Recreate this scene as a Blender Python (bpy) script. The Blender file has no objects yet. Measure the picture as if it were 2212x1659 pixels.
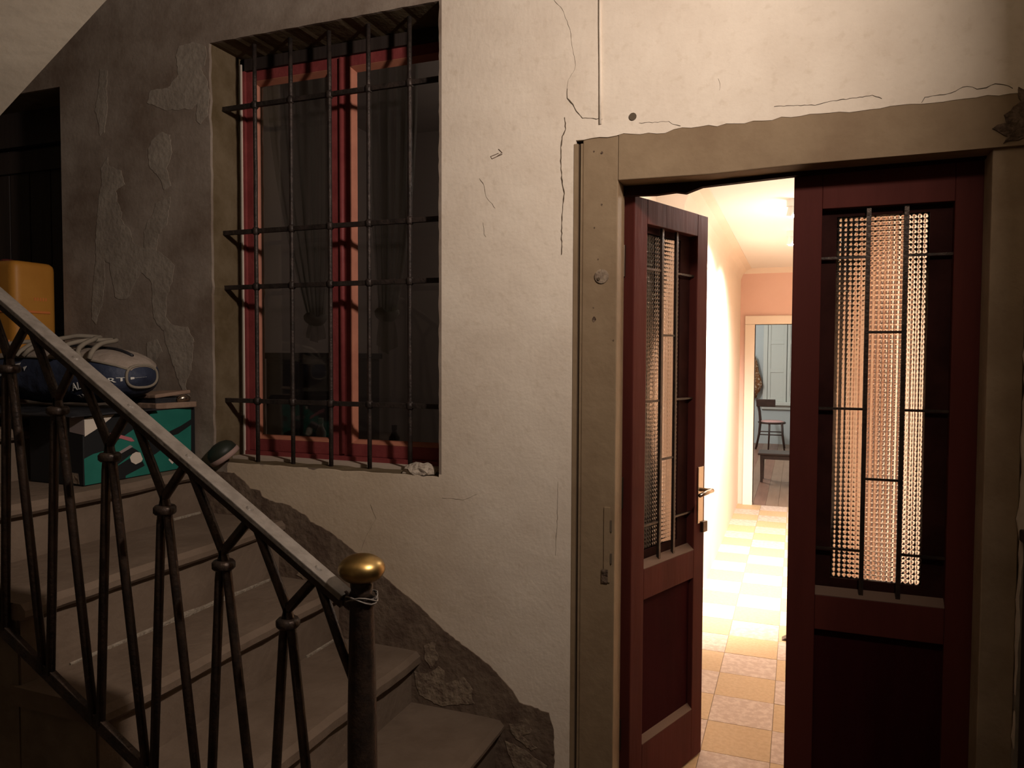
import bpy, bmesh, math, random
from mathutils import Vector, Matrix, noise
from mathutils.geometry import tessellate_polygon
random.seed(7)
SC = bpy.context.scene
COL = SC.collection
PI = math.pi

# ------------------------------------------------------------------ camera
FL = 1613.2                       # focal length in pixels of the 2212 px wide frame
CX, CY = 1106.0, 829.5
YAW, PIT, ROL = -0.365166, -0.0382369, 0.00396197
CAM = Vector((0.0, -2.26, 1.495))
fw = Vector((math.sin(YAW)*math.cos(PIT), math.cos(YAW)*math.cos(PIT), math.sin(PIT)))
r0 = Vector((math.cos(YAW), -math.sin(YAW), 0.0))
u0 = r0.cross(fw)
rt = r0*math.cos(ROL) + u0*math.sin(ROL)
up = -r0*math.sin(ROL) + u0*math.cos(ROL)
cd = bpy.data.cameras.new('camera')
cam = bpy.data.objects.new('camera', cd)
COL.objects.link(cam)
m = Matrix((rt, up, -fw)).transposed().to_4x4()
m.translation = CAM
cam.matrix_world = m
cd.sensor_fit = 'HORIZONTAL'
cd.sensor_width = 36.0
cd.lens = 36.0*FL/2212.0
cd.clip_start = 0.02
SC.camera = cam

# ------------------------------------------------------------------ view, world, big lights
SC.view_settings.view_transform = 'Standard'
SC.view_settings.look = 'None'
SC.view_settings.gamma = 1.0
SC.view_settings.use_curve_mapping = False
SC.view_settings.exposure = 0.0
SC.cycles.use_denoising = True
SC.cycles.sample_clamp_indirect = 4.0
SC.cycles.max_bounces = 10
SC.cycles.transmission_bounces = 8
SC.cycles.transparent_max_bounces = 12
SC.cycles.caustics_reflective = False
SC.cycles.caustics_refractive = True

w = bpy.data.worlds.new('night')
SC.world = w
w.use_nodes = True
w.node_tree.nodes['Background'].inputs[0].default_value = (0.01, 0.011, 0.014, 1)
w.node_tree.nodes['Background'].inputs[1].default_value = 0.2

def light(name, kind, loc, energy, col, size=0.1, rot=(0, 0, 0), spot=None, blend=0.3, parent=None):
    d = bpy.data.lights.new(name, kind)
    d.energy = energy
    d.color = col
    if kind == 'AREA':
        d.shape = 'DISK'
        d.size = size
    else:
        d.shadow_soft_size = size
    if kind == 'SPOT':
        d.spot_size = spot
        d.spot_blend = blend
    o = bpy.data.objects.new(name, d)
    COL.objects.link(o)
    o.location = loc
    o.rotation_euler = rot
    return o

LAMP = Vector((0.50, -1.19, 2.56))              # the wall lamp of the stair hall
light('hall_lamp_light', 'AREA', LAMP - Vector((0.10, 0, 0)), 40.5, (1.0, 0.845, 0.74), 0.13, (0, math.radians(88), math.radians(-4)))
SPOT1 = Vector((-0.045, 2.216, 2.36))
SPOT2 = Vector((-0.058, 3.334, 2.36))
light('corridor_spot_light', 'SPOT', SPOT1 - Vector((0.0, 0, 0.10)), 560.0, (1.0, 0.94, 0.86), 0.03, (math.radians(27), math.radians(27), 0), math.radians(100), 0.6)
light('corridor_spot_light.001', 'SPOT', SPOT2 - Vector((0.0, 0, 0.10)), 330.0, (1.0, 0.94, 0.86), 0.03, (math.radians(12), math.radians(14), 0), math.radians(130), 1.0)
light('corridor_front_fill', 'POINT', (-0.05, 0.95, 2.15), 13.0, (1.0, 0.90, 0.80), 0.06)  # unseen fill added to brighten the wall behind the open leaf
light('inner_room_light', 'POINT', (-1.0, 1.5, 2.5), 6.5, (1.0, 0.86, 0.80), 0.1)
light('corridor_fill_light', 'POINT', (0.10, 2.4, 2.0), 9.0, (1.0, 0.93, 0.84), 0.08)  # added fill, no bulb hangs here; lifts the ceiling and near walls
light('far_room_light', 'POINT', (-1.5, 8.6, 2.2), 100.0, (0.98, 0.98, 0.96), 0.06)

# ------------------------------------------------------------------ helpers
def ray(x, y):
    return rt*((x-CX)/FL) - up*((y-CY)/FL) + fw
def atY(x, y, v=0.0):                # the point of the vertical plane Y = v seen at a pixel
    d = ray(x, y)
    return CAM + d*((v-CAM.y)/d.y)
def atX(x, y, v=0.0):
    d = ray(x, y)
    return CAM + d*((v-CAM.x)/d.x)
def atZ(x, y, v=0.0):
    d = ray(x, y)
    return CAM + d*((v-CAM.z)/d.z)

def tag(o, label=None, cat=None, group=None, kind=None):
    if label: o['label'] = label
    if cat: o['category'] = cat
    if group: o['group'] = group
    if kind: o['kind'] = kind
    return o

def empty(name, loc, label, cat, group=None, rotz=0.0, kind=None):
    o = bpy.data.objects.new(name, None)
    COL.objects.link(o)
    o.location = loc
    o.rotation_euler = (0, 0, rotz)
    o.empty_display_size = 0.05
    return tag(o, label, cat, group, kind)

def world_mx(o):
    mx = Matrix.Translation(o.location) @ o.rotation_euler.to_matrix().to_4x4()
    return (world_mx(o.parent) @ mx) if o.parent else mx

def dup(o, parent=None):
    c = o.copy()
    COL.objects.link(c)
    if parent: c.parent = parent
    for ch in list(o.children):
        if ch.type != 'LIGHT':
            dup(ch, c)
    return c

class MB:
    def __init__(s):
        s.v = []; s.f = []; s.m = []
    def add(s, vs, fs):
        n = len(s.v)
        s.v += [Vector(p) for p in vs]
        s.f += [[i+n for i in q] for q in fs]
        return s
    def box(s, x0, x1, y0, y1, z0, z1):
        return s.add([(x0,y0,z0),(x1,y0,z0),(x1,y1,z0),(x0,y1,z0),(x0,y0,z1),(x1,y0,z1),(x1,y1,z1),(x0,y1,z1)],
                     [(0,3,2,1),(4,5,6,7),(0,1,5,4),(1,2,6,5),(2,3,7,6),(3,0,4,7)])
    def hexa(s, p):                      # eight points, bottom four then top four, same winding
        return s.add(p, [(0,3,2,1),(4,5,6,7),(0,1,5,4),(1,2,6,5),(2,3,7,6),(3,0,4,7)])
    def tube(s, pts, r, n=8, flat=None, closed=False):
        pts = [Vector(p) for p in pts]
        rs = r if isinstance(r, (list, tuple)) else [r]*len(pts)
        vs = []; fs = []
        prev = None
        for i, p in enumerate(pts):
            a = pts[max(i-1, 0)]; b = pts[min(i+1, len(pts)-1)]
            if closed:
                a = pts[i-1]; b = pts[(i+1) % len(pts)]
            t = (b-a).normalized()
            if prev is None:
                ref = Vector((0, 0, 1)) if abs(t.z) < 0.9 else Vector((1, 0, 0))
                x = t.cross(ref).normalized()
            else:
                x = (prev - t*prev.dot(t)).normalized()
            prev = x
            y = t.cross(x)
            for k in range(n):
                an = 2*PI*(k+0.5)/n
                vs.append(p + (x*math.cos(an) + y*math.sin(an))*rs[i])
        L = len(pts)
        for i in range(L if closed else L-1):
            j = (i+1) % L
            for k in range(n):
                fs.append((i*n+k, i*n+(k+1) % n, j*n+(k+1) % n, j*n+k))
        if not closed:
            fs.append(tuple(range(n-1, -1, -1)))
            fs.append(tuple(range((L-1)*n, L*n)))
        return s.add(vs, fs)
    def bar(s, a, b, wy, wn, wd=None):   # rectangular bar from a to b in a plane Y=const: wy thick in Y, wn wide across
        a = Vector(a); b = Vector(b)
        t = (b-a).normalized()
        nn = t.cross(Vector((0, 1, 0))).normalized()*wn*0.5
        yy = Vector((0, wy*0.5, 0))
        return s.hexa([a-nn-yy, b-nn-yy, b-nn+yy, a-nn+yy, a+nn-yy, b+nn-yy, b+nn+yy, a+nn+yy])
    def lathe(s, prof, c, n=20):         # prof: (radius, z)
        c = Vector(c); vs = []; fs = []
        for (r, z) in prof:
            for k in range(n):
                an = 2*PI*k/n
                vs.append(c + Vector((r*math.cos(an), r*math.sin(an), z)))
        for i in range(len(prof)-1):
            for k in range(n):
                fs.append((i*n+k, i*n+(k+1) % n, (i+1)*n+(k+1) % n, (i+1)*n+k))
        fs.append(tuple(range(n-1, -1, -1)))
        fs.append(tuple(range((len(prof)-1)*n, len(prof)*n)))
        return s.add(vs, fs)
    def prism(s, loops, off):            # planar loops (first outer, the rest holes) swept by the vector off
        off = Vector(off)
        loops = [[Vector(p) for p in l] for l in loops]
        tris = tessellate_polygon(loops)
        flat = [p for l in loops for p in l]
        n = len(flat)
        vs = flat + [p+off for p in flat]
        fs = []
        for t in tris:
            fs.append(tuple(t)); fs.append(tuple(i+n for i in reversed(t)))
        k = 0
        for l in loops:
            L = len(l)
            for i in range(L):
                fs.append((k+i, k+(i+1) % L, n+k+(i+1) % L, n+k+i))
            k += L
        return s.add(vs, fs)
    def sheet(s, fn, nu, nv):
        vs = [fn(i/nu, j/nv) for j in range(nv+1) for i in range(nu+1)]
        fs = [(j*(nu+1)+i, j*(nu+1)+i+1, (j+1)*(nu+1)+i+1, (j+1)*(nu+1)+i) for j in range(nv) for i in range(nu)]
        return s.add(vs, fs)
    def build(s, name, mat, parent=None, smooth=False, bevel=0.0, local=False, seg=2, fix=True, sub=0):
        me = bpy.data.meshes.new(name)
        vs = s.v
        if parent is not None and not local:
            inv = world_mx(parent).inverted()
            vs = [inv @ p for p in vs]
        me.from_pydata([tuple(p) for p in vs], [], s.f)
        if fix:
            bm = bmesh.new(); bm.from_mesh(me)
            bmesh.ops.recalc_face_normals(bm, faces=bm.faces)
            bm.to_mesh(me); bm.free()
        if smooth:
            me.polygons.foreach_set('use_smooth', [True]*len(me.polygons))
        me.materials.append(mat)
        me.update()
        o = bpy.data.objects.new(name, me)
        COL.objects.link(o)
        if parent is not None: o.parent = parent
        if bevel:
            b = o.modifiers.new('edge', 'BEVEL')
            b.width = bevel; b.segments = seg; b.limit_method = 'ANGLE'; b.angle_limit = math.radians(40)
        if sub:
            b = o.modifiers.new('round', 'SUBSURF'); b.levels = sub; b.render_levels = sub
        return o

def centred(mb):
    """mesh builder + the point its object should sit at (base centre)"""
    xs = [p.x for p in mb.v]; ys = [p.y for p in mb.v]; zs = [p.z for p in mb.v]
    c = Vector(((min(xs)+max(xs))/2, (min(ys)+max(ys))/2, min(zs)))
    mb.v = [p-c for p in mb.v]
    return c

def single(name, mb, mat, label, cat, group=None, kind=None, **kw):
    c = centred(mb)
    o = mb.build(name, mat, None, **kw)
    o.location = c
    return tag(o, label, cat, group, kind)

# ------------------------------------------------------------------ materials
def mat(name, col, rough=0.8, col2=None, scale=8.0, bump=0.0, bscale=40.0, metal=0.0, spec=0.3, lo=0.4, hi=0.6, stretch=(1,1,1), emit=None, estr=0.0):
    mt = bpy.data.materials.new(name)
    mt.use_nodes = True
    nt = mt.node_tree
    b = nt.nodes['Principled BSDF']
    b.inputs['Base Color'].default_value = (*col, 1)
    b.inputs['Roughness'].default_value = rough
    b.inputs['Metallic'].default_value = metal
    b.inputs['Specular IOR Level'].default_value = spec
    if emit:
        b.inputs['Emission Color'].default_value = (*emit, 1)
        b.inputs['Emission Strength'].default_value = estr
    if col2 or bump:
        g = nt.nodes.new('ShaderNodeNewGeometry')
        mp = nt.nodes.new('ShaderNodeMapping')
        mp.inputs['Scale'].default_value = stretch
        nt.links.new(g.outputs['Position'], mp.inputs['Vector'])
    if col2:
        n = nt.nodes.new('ShaderNodeTexNoise')
        n.inputs['Scale'].default_value = scale
        n.inputs['Detail'].default_value = 6
        n.inputs['Roughness'].default_value = 0.62
        nt.links.new(mp.outputs[0], n.inputs['Vector'])
        rp = nt.nodes.new('ShaderNodeValToRGB')
        rp.color_ramp.elements[0].position = lo
        rp.color_ramp.elements[1].position = hi
        rp.color_ramp.elements[0].color = (*col, 1)
        rp.color_ramp.elements[1].color = (*col2, 1)
        nt.links.new(n.outputs['Fac'], rp.inputs['Fac'])
        nt.links.new(rp.outputs['Color'], b.inputs['Base Color'])
    if bump:
        n2 = nt.nodes.new('ShaderNodeTexNoise')
        n2.inputs['Scale'].default_value = bscale
        n2.inputs['Detail'].default_value = 5
        nt.links.new(mp.outputs[0], n2.inputs['Vector'])
        bp = nt.nodes.new('ShaderNodeBump')
        bp.inputs['Strength'].default_value = bump
        bp.inputs['Distance'].default_value = 0.02
        nt.links.new(n2.outputs['Fac'], bp.inputs['Height'])
        nt.links.new(bp.outputs['Normal'], b.inputs['Normal'])
    return mt

def wall_material():
    mt = bpy.data.materials.new('old_plaster_wall')
    mt.use_nodes = True
    nt = mt.node_tree; N = nt.nodes; L = nt.links
    b = N['Principled BSDF']
    b.inputs['Roughness'].default_value = 0.9
    b.inputs['Specular IOR Level'].default_value = 0.15
    g = N.new('ShaderNodeNewGeometry')
    def noise_tex(scale, detail=6, rough=0.6, vec=None):
        n = N.new('ShaderNodeTexNoise')
        n.inputs['Scale'].default_value = scale; n.inputs['Detail'].default_value = detail
        n.inputs['Roughness'].default_value = rough
        L.new(vec or g.outputs['Position'], n.inputs['Vector'])
        return n.outputs['Fac']
    def ramp(fac, p0, c0, p1, c1):
        r = N.new('ShaderNodeValToRGB')
        r.color_ramp.elements[0].position = p0; r.color_ramp.elements[0].color = (*c0, 1)
        r.color_ramp.elements[1].position = p1; r.color_ramp.elements[1].color = (*c1, 1)
        L.new(fac, r.inputs['Fac'])
        return r.outputs['Color']
    def math_(op, a, b_):
        n = N.new('ShaderNodeMath'); n.operation = op
        for i, x in enumerate((a, b_)):
            if isinstance(x, (int, float)): n.inputs[i].default_value = x
            else: L.new(x, n.inputs[i])
        return n.outputs[0]
    def mix(fac, a, b_):
        n = N.new('ShaderNodeMix'); n.data_type = 'RGBA'
        L.new(fac, n.inputs['Factor'])
        L.new(a, n.inputs['A']); L.new(b_, n.inputs['B'])
        return n.outputs['Result']
    sep = N.new('ShaderNodeSeparateXYZ'); L.new(g.outputs['Position'], sep.inputs[0])
    # whitewash: to the right of the barred window and under its sill
    wob = math_('MULTIPLY', math_('SUBTRACT', noise_tex(5.0), 0.5), 0.10)
    right = math_('GREATER_THAN', sep.outputs['X'], -1.118)
    below = math_('MULTIPLY', math_('LESS_THAN', math_('ADD', sep.outputs['Z'], wob), 1.09),
                  math_('GREATER_THAN', math_('ADD', sep.outputs['X'], wob), -2.02))
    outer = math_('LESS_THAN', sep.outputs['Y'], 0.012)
    white_mask = math_('MULTIPLY', math_('MAXIMUM', right, below), outer)
    fresh = ramp(noise_tex(2.2, 8, 0.65), 0.36, (0.62, 0.53, 0.43), 0.66, (0.74, 0.655, 0.545))
    dirt = ramp(noise_tex(34.0, 4, 0.5), 0.30, (0.55, 0.46, 0.33), 0.44, (1, 1, 1))
    mul = N.new('ShaderNodeMix'); mul.data_type = 'RGBA'; mul.blend_type = 'MULTIPLY'
    mul.inputs['Factor'].default_value = 0.16
    L.new(fresh, mul.inputs['A']); L.new(dirt, mul.inputs['B'])
    fresh = mul.outputs['Result']
    wash_falloff = N.new('ShaderNodeMix'); wash_falloff.data_type = 'RGBA'; wash_falloff.blend_type = 'MULTIPLY'      # wash darkened under the window, lamp falloff put into the colour
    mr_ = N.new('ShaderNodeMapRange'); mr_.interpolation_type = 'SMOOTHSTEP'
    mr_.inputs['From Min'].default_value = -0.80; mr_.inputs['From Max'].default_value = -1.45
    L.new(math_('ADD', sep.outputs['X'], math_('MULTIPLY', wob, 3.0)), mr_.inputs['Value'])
    L.new(math_('MULTIPLY', mr_.outputs[0], math_('MINIMUM', 1.0, math_('MAXIMUM', 0.0, math_('MULTIPLY', math_('SUBTRACT', 1.55, sep.outputs['Z']), 2.2)))), wash_falloff.inputs['Factor'])
    L.new(fresh, wash_falloff.inputs['A']); wash_falloff.inputs['B'].default_value = (0.76, 0.70, 0.62, 1)
    fresh = wash_falloff.outputs['Result']
    damp = ramp(noise_tex(2.6, 9, 0.68), 0.38, (0.165, 0.122, 0.092), 0.62, (0.29, 0.24, 0.195))
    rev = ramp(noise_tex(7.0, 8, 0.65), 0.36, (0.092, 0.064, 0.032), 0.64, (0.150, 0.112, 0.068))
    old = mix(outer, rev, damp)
    col = mix(white_mask, old, fresh)
    L.new(col, b.inputs['Base Color'])
    bp = N.new('ShaderNodeBump'); bp.inputs['Strength'].default_value = 0.16; bp.inputs['Distance'].default_value = 0.02
    bp2 = N.new('ShaderNodeBump'); bp2.inputs['Strength'].default_value = 0.18; bp2.inputs['Distance'].default_value = 0.006
    L.new(noise_tex(9.0, 4, 0.5), bp.inputs['Height'])
    L.new(noise_tex(70.0, 4, 0.5), bp2.inputs['Height'])
    L.new(bp.outputs['Normal'], bp2.inputs['Normal'])
    L.new(bp2.outputs['Normal'], b.inputs['Normal'])
    return mt

M = {}
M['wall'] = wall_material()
M['plaster'] = mat('plain_plaster', (0.30, 0.26, 0.205), 0.9, (0.36, 0.315, 0.25), 3.0, 0.12, 18.0)
M['patch'] = mat('pale_plaster_patch', (0.235, 0.195, 0.155), 0.9, (0.30, 0.255, 0.205), 9.0, 0.2, 45.0)
M['dado'] = mat('brown_dado_paint', (0.105, 0.07, 0.05), 0.75, (0.165, 0.12, 0.085), 9.0, 0.35, 40.0)
M['dado_peel'] = mat('dado_peeled', (0.26, 0.20, 0.14), 0.9, (0.15, 0.105, 0.075), 40.0, 0.4, 60.0)
M['crack'] = mat('crack_dark', (0.10, 0.075, 0.05), 0.95)
M['stone'] = mat('worn_stone', (0.126, 0.089, 0.062), 0.8, (0.168, 0.123, 0.089), 5.0, 0.22, 30.0, lo=0.35, hi=0.65)
M['stone_side'] = mat('stair_side_render', (0.13, 0.10, 0.07), 0.9, (0.18, 0.14, 0.10), 6.0, 0.3, 30.0)
M['mortar'] = mat('pale_mortar', (0.30, 0.255, 0.20), 0.95, (0.22, 0.18, 0.135), 40.0, 0.6, 90.0)
M['iron'] = mat('black_iron', (0.030, 0.022, 0.018), 0.42, (0.055, 0.036, 0.026), 30.0, 0.15, 120.0, metal=0.55, spec=0.4)
M['grille'] = mat('window_bar_iron', (0.026, 0.020, 0.017), 0.5, (0.05, 0.036, 0.03), 26.0, 0.2, 120.0, metal=0.4)
M['rail'] = mat('worn_grey_rail', (0.150, 0.130, 0.110), 0.5, (0.195, 0.172, 0.148), 30.0, 0.1, 80.0, metal=0.1)
M['brass'] = mat('brass', (0.40, 0.265, 0.095), 0.36, (0.30, 0.19, 0.065), 20.0, metal=1.0)
M['red_paint'] = mat('red_window_paint', (0.17, 0.030, 0.030), 0.6, (0.21, 0.042, 0.04), 12.0, 0.1, 60.0)
M['lit_chamfer'] = mat('lit_window_bead', (0.35, 0.13, 0.08), 0.5, (0.40, 0.155, 0.095), 12.0)  # window red lightened to orange, lamp glow put into the bead colour
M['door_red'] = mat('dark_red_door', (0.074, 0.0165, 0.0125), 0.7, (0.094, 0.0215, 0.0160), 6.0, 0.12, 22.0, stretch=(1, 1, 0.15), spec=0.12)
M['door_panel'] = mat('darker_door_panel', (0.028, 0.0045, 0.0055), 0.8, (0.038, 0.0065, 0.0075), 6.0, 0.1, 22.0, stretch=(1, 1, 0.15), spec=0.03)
M['door_dust'] = mat('dusty_ledge', (0.15, 0.095, 0.068), 0.9)
M['sash_dark'] = mat('sash_dark_wood', (0.022, 0.007, 0.006), 0.75, (0.034, 0.011, 0.009), 8.0, spec=0.05)
M['frame_beige'] = mat('beige_frame_paint', (0.195, 0.132, 0.076), 0.75, (0.265, 0.192, 0.116), 3.2, 0.15, 22.0, lo=0.35, hi=0.65)
M['frame_groove'] = mat('frame_groove', (0.055, 0.036, 0.022), 0.85)
M['frame_dirty'] = mat('dirty_frame', (0.27, 0.195, 0.125), 0.8, (0.34, 0.255, 0.17), 5.0, 0.2, 30.0)
M['rot'] = mat('rotten_wood', (0.07, 0.045, 0.03), 0.95, (0.16, 0.11, 0.075), 40.0, 0.8, 70.0)
M['black_wood'] = mat('black_brown_wood', (0.020, 0.014, 0.012), 0.6, (0.034, 0.024, 0.02), 6.0, 0.2, 20.0, stretch=(1, 1, 0.1))
M['steel'] = mat('nickel_handle', (0.62, 0.52, 0.42), 0.25, metal=1.0)
M['dark_metal'] = mat('dark_lock_metal', (0.10, 0.07, 0.05), 0.4, metal=0.8)
# corridor
M['peach'] = mat('peach_wall', (0.86, 0.73, 0.61), 0.85, (0.88, 0.75, 0.63), 3.0)
M['peach_deep'] = mat('peach_end_wall', (0.83, 0.55, 0.455), 0.85, (0.85, 0.57, 0.475), 3.0)
M['corr_white'] = mat('corridor_ceiling_white', (0.90, 0.87, 0.82), 0.85)
M['casing'] = mat('cream_casing', (0.88, 0.76, 0.64), 0.6)
M['tile_y'] = mat('ochre_tile', (0.52, 0.345, 0.185), 0.5, (0.58, 0.395, 0.22), 60.0, spec=0.35)
M['tile_p'] = mat('pink_marbled_tile', (0.52, 0.375, 0.295), 0.5, (0.64, 0.50, 0.41), 34.0, lo=0.44, hi=0.60, spec=0.35)
M['grout'] = mat('grout', (0.28, 0.2, 0.13), 0.9)
M['room_blue'] = mat('pale_blue_grey_wall', (0.50, 0.53, 0.52), 0.8)
M['shutter'] = mat('grey_white_shutter', (0.60, 0.60, 0.54), 0.6)
M['parquet'] = mat('red_brown_floor', (0.22, 0.105, 0.065), 0.35, (0.28, 0.14, 0.09), 3.0, stretch=(6, 1, 1))
M['parquet2'] = mat('brown_floor', (0.27, 0.16, 0.10), 0.35, (0.31, 0.19, 0.125), 3.0, stretch=(6, 1, 1))
M['chair_wood'] = mat('dark_bentwood', (0.040, 0.022, 0.016), 0.35, (0.06, 0.032, 0.024), 10.0)
M['cushion'] = mat('pink_seat', (0.62, 0.36, 0.33), 0.8)
M['coat'] = mat('brown_patterned_cloth', (0.22, 0.085, 0.03), 0.85, (0.55, 0.42, 0.30), 26.0, lo=0.50, hi=0.60)
# window interior
M['inner'] = mat('dim_room_wall', (0.34, 0.29, 0.26), 0.9)
M['inner_dark'] = mat('dark_cabinet', (0.014, 0.012, 0.011), 0.5)
M['sill_in'] = mat('inner_sill', (0.42, 0.34, 0.27), 0.7)
M['bottle_pale'] = mat('pale_bottle', (0.34, 0.31, 0.27), 0.4)
M['bottle_dark'] = mat('dark_bottle', (0.02, 0.02, 0.018), 0.3)
# loose things
M['can'] = mat('orange_plastic', (0.38, 0.165, 0.025), 0.5, (0.42, 0.19, 0.031), 5.0, 0.05, 60.0)
M['can_band'] = mat('red_orange_print', (0.55, 0.17, 0.045), 0.5)
M['cap'] = mat('dark_red_cap', (0.10, 0.02, 0.015), 0.5)
M['navy'] = mat('navy_nylon', (0.020, 0.026, 0.048), 0.6, (0.03, 0.038, 0.066), 12.0, 0.5, 14.0)
M['cream'] = mat('cream_fabric', (0.30, 0.245, 0.20), 0.8, (0.25, 0.20, 0.16), 18.0, 0.3, 30.0)
M['strap'] = mat('grey_strap', (0.20, 0.17, 0.13), 0.8)
M['print'] = mat('white_print', (0.55, 0.54, 0.50), 0.7)
M['print_dim'] = mat('dim_print', (0.22, 0.21, 0.2), 0.7)
M['black_plastic'] = mat('black_plastic_sheet', (0.014, 0.014, 0.016), 0.4, (0.024, 0.024, 0.027), 9.0, 0.9, 9.0)
M['card_teal'] = mat('teal_carton_print', (0.012, 0.125, 0.095), 0.6, (0.016, 0.145, 0.11), 10.0)
M['card_black'] = mat('black_carton_print', (0.010, 0.011, 0.012), 0.6)
M['card_pink'] = mat('pink_carton_print', (0.42, 0.13, 0.15), 0.6)
M['card_grey'] = mat('grey_carton_print', (0.26, 0.21, 0.20), 0.6)
M['card_white'] = mat('white_sticker', (0.58, 0.51, 0.43), 0.7)
M['brown_card'] = mat('brown_leather', (0.20, 0.13, 0.09), 0.7, (0.26, 0.17, 0.12), 14.0, 0.3, 30.0)
M['green_dark'] = mat('dark_green_enamel', (0.018, 0.022, 0.015), 0.5)
M['rim'] = mat('pale_pink_rim', (0.30, 0.20, 0.17), 0.7)
M['white_lump'] = mat('broken_plaster', (0.42, 0.355, 0.285), 0.95, (0.35, 0.29, 0.23), 30.0, 0.6, 60.0)
M['mark'] = mat('pencil_mark', (0.16, 0.115, 0.085), 0.9)
M['lamp_glass'] = mat('lamp_diffuser', (0.9, 0.85, 0.7), 0.4, emit=(1.0, 0.82, 0.55), estr=6.0)
M['spot_glow'] = mat('spot_glow', (1, 1, 1), 0.4, emit=(1.0, 0.97, 0.92), estr=60.0)
M['white_metal'] = mat('white_spot_housing', (0.8, 0.78, 0.74), 0.4)

def clear_glass():
    mt = bpy.data.materials.new('window_glass'); mt.use_nodes = True
    nt = mt.node_tree
    nt.nodes.remove(nt.nodes['Principled BSDF'])
    out = nt.nodes['Material Output']
    tr = nt.nodes.new('ShaderNodeBsdfTransparent'); tr.inputs[0].default_value = (0.86, 0.86, 0.83, 1)
    gl = nt.nodes.new('ShaderNodeBsdfGlossy'); gl.inputs['Roughness'].default_value = 0.03
    fr = nt.nodes.new('ShaderNodeFresnel'); fr.inputs['IOR'].default_value = 1.45
    mx = nt.nodes.new('ShaderNodeMixShader')
    nt.links.new(fr.outputs[0], mx.inputs[0]); nt.links.new(tr.outputs[0], mx.inputs[1]); nt.links.new(gl.outputs[0], mx.inputs[2])
    df = nt.nodes.new('ShaderNodeBsdfDiffuse'); df.inputs[0].default_value = (0.55, 0.45, 0.42, 1)
    m2 = nt.nodes.new('ShaderNodeMixShader'); m2.inputs[0].default_value = 0.02      # a little diffuse haze added for reflected light
    nt.links.new(mx.outputs[0], m2.inputs[1]); nt.links.new(df.outputs[0], m2.inputs[2])
    nt.links.new(m2.outputs[0], out.inputs[0])
    return mt
M['glass'] = clear_glass()

def pressed_glass():
    mt = bpy.data.materials.new('pressed_glass'); mt.use_nodes = True
    b = mt.node_tree.nodes['Principled BSDF']
    b.inputs['Base Color'].default_value = (0.47, 0.385, 0.33, 1)
    b.inputs['Transmission Weight'].default_value = 1.0
    b.inputs['Roughness'].default_value = 0.06
    b.inputs['IOR'].default_value = 1.5
    return mt
M['pressed'] = pressed_glass()

def sheer():
    mt = bpy.data.materials.new('sheer_curtain'); mt.use_nodes = True
    nt = mt.node_tree
    b = nt.nodes['Principled BSDF']
    b.inputs['Base Color'].default_value = (0.40, 0.37, 0.31, 1)
    b.inputs['Roughness'].default_value = 0.9
    tr = nt.nodes.new('ShaderNodeBsdfTransparent')
    mx = nt.nodes.new('ShaderNodeMixShader'); mx.inputs[0].default_value = 0.55
    nt.links.new(tr.outputs[0], mx.inputs[1]); nt.links.new(b.outputs[0], mx.inputs[2])
    nt.links.new(mx.outputs[0], nt.nodes['Material Output'].inputs[0])
    return mt
M['sheer'] = sheer()

# ================================================================== SETTING
WT = 0.30
WX0, WX1, WZ0, WZ1 = -2.090, -1.128, 1.082, 2.665     # window opening
DX0, DX1, DZ1 = -0.655, 0.545, 2.163                   # plaster edge round the door frame
JX0, JX1, JZ1 = -0.522, 0.464, 2.030                   # clear door opening
RX = 0.575                                             # face of the right-hand wall

def ragged(a, b, step, amp, seed):
    a = Vector(a); b = Vector(b)
    n = max(2, int((b-a).length/step))
    out = []
    for i in range(n):
        p = a.lerp(b, i/n)
        if 0 < i:
            d = (b-a).normalized()
            nn = Vector((-d.z, 0, d.x))
            p = p + nn*(noise.noise(Vector((i*0.43, seed, 0)))*amp + random.uniform(-1, 1)*amp*0.25)
        out.append(p)
    return out

outer = [(-4.2, 0, -0.25), (0.62, 0, -0.25), (0.62, 0, 3.6), (-4.2, 0, 3.6)]
winh = (ragged((WX0, 0, WZ0), (WX0, 0, WZ1), 0.03, 0.006, 1) + ragged((WX0, 0, WZ1), (WX1, 0, WZ1), 0.02, 0.0025, 2)
        + ragged((WX1, 0, WZ1), (WX1, 0, WZ0), 0.02, 0.004, 3) + ragged((WX1, 0, WZ0), (WX0, 0, WZ0), 0.03, 0.004, 4))
dooh = (ragged((DX0, 0, -0.2), (DX0, 0, DZ1), 0.03, 0.007, 5) + ragged((DX0, 0, DZ1), (DX1, 0, DZ1+0.005), 0.025, 0.010, 6)
        + ragged((DX1, 0, DZ1+0.005), (DX1, 0, -0.2), 0.03, 0.008, 7))
lefh = [(-3.75, 0, 1.30), (-2.875, 0, 1.30), (-2.875, 0, 2.60), (-3.75, 0, 2.60)]
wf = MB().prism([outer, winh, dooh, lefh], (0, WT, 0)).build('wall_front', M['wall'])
tag(wf, 'old plaster wall with the barred window and the double door', 'wall', kind='structure')

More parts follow.
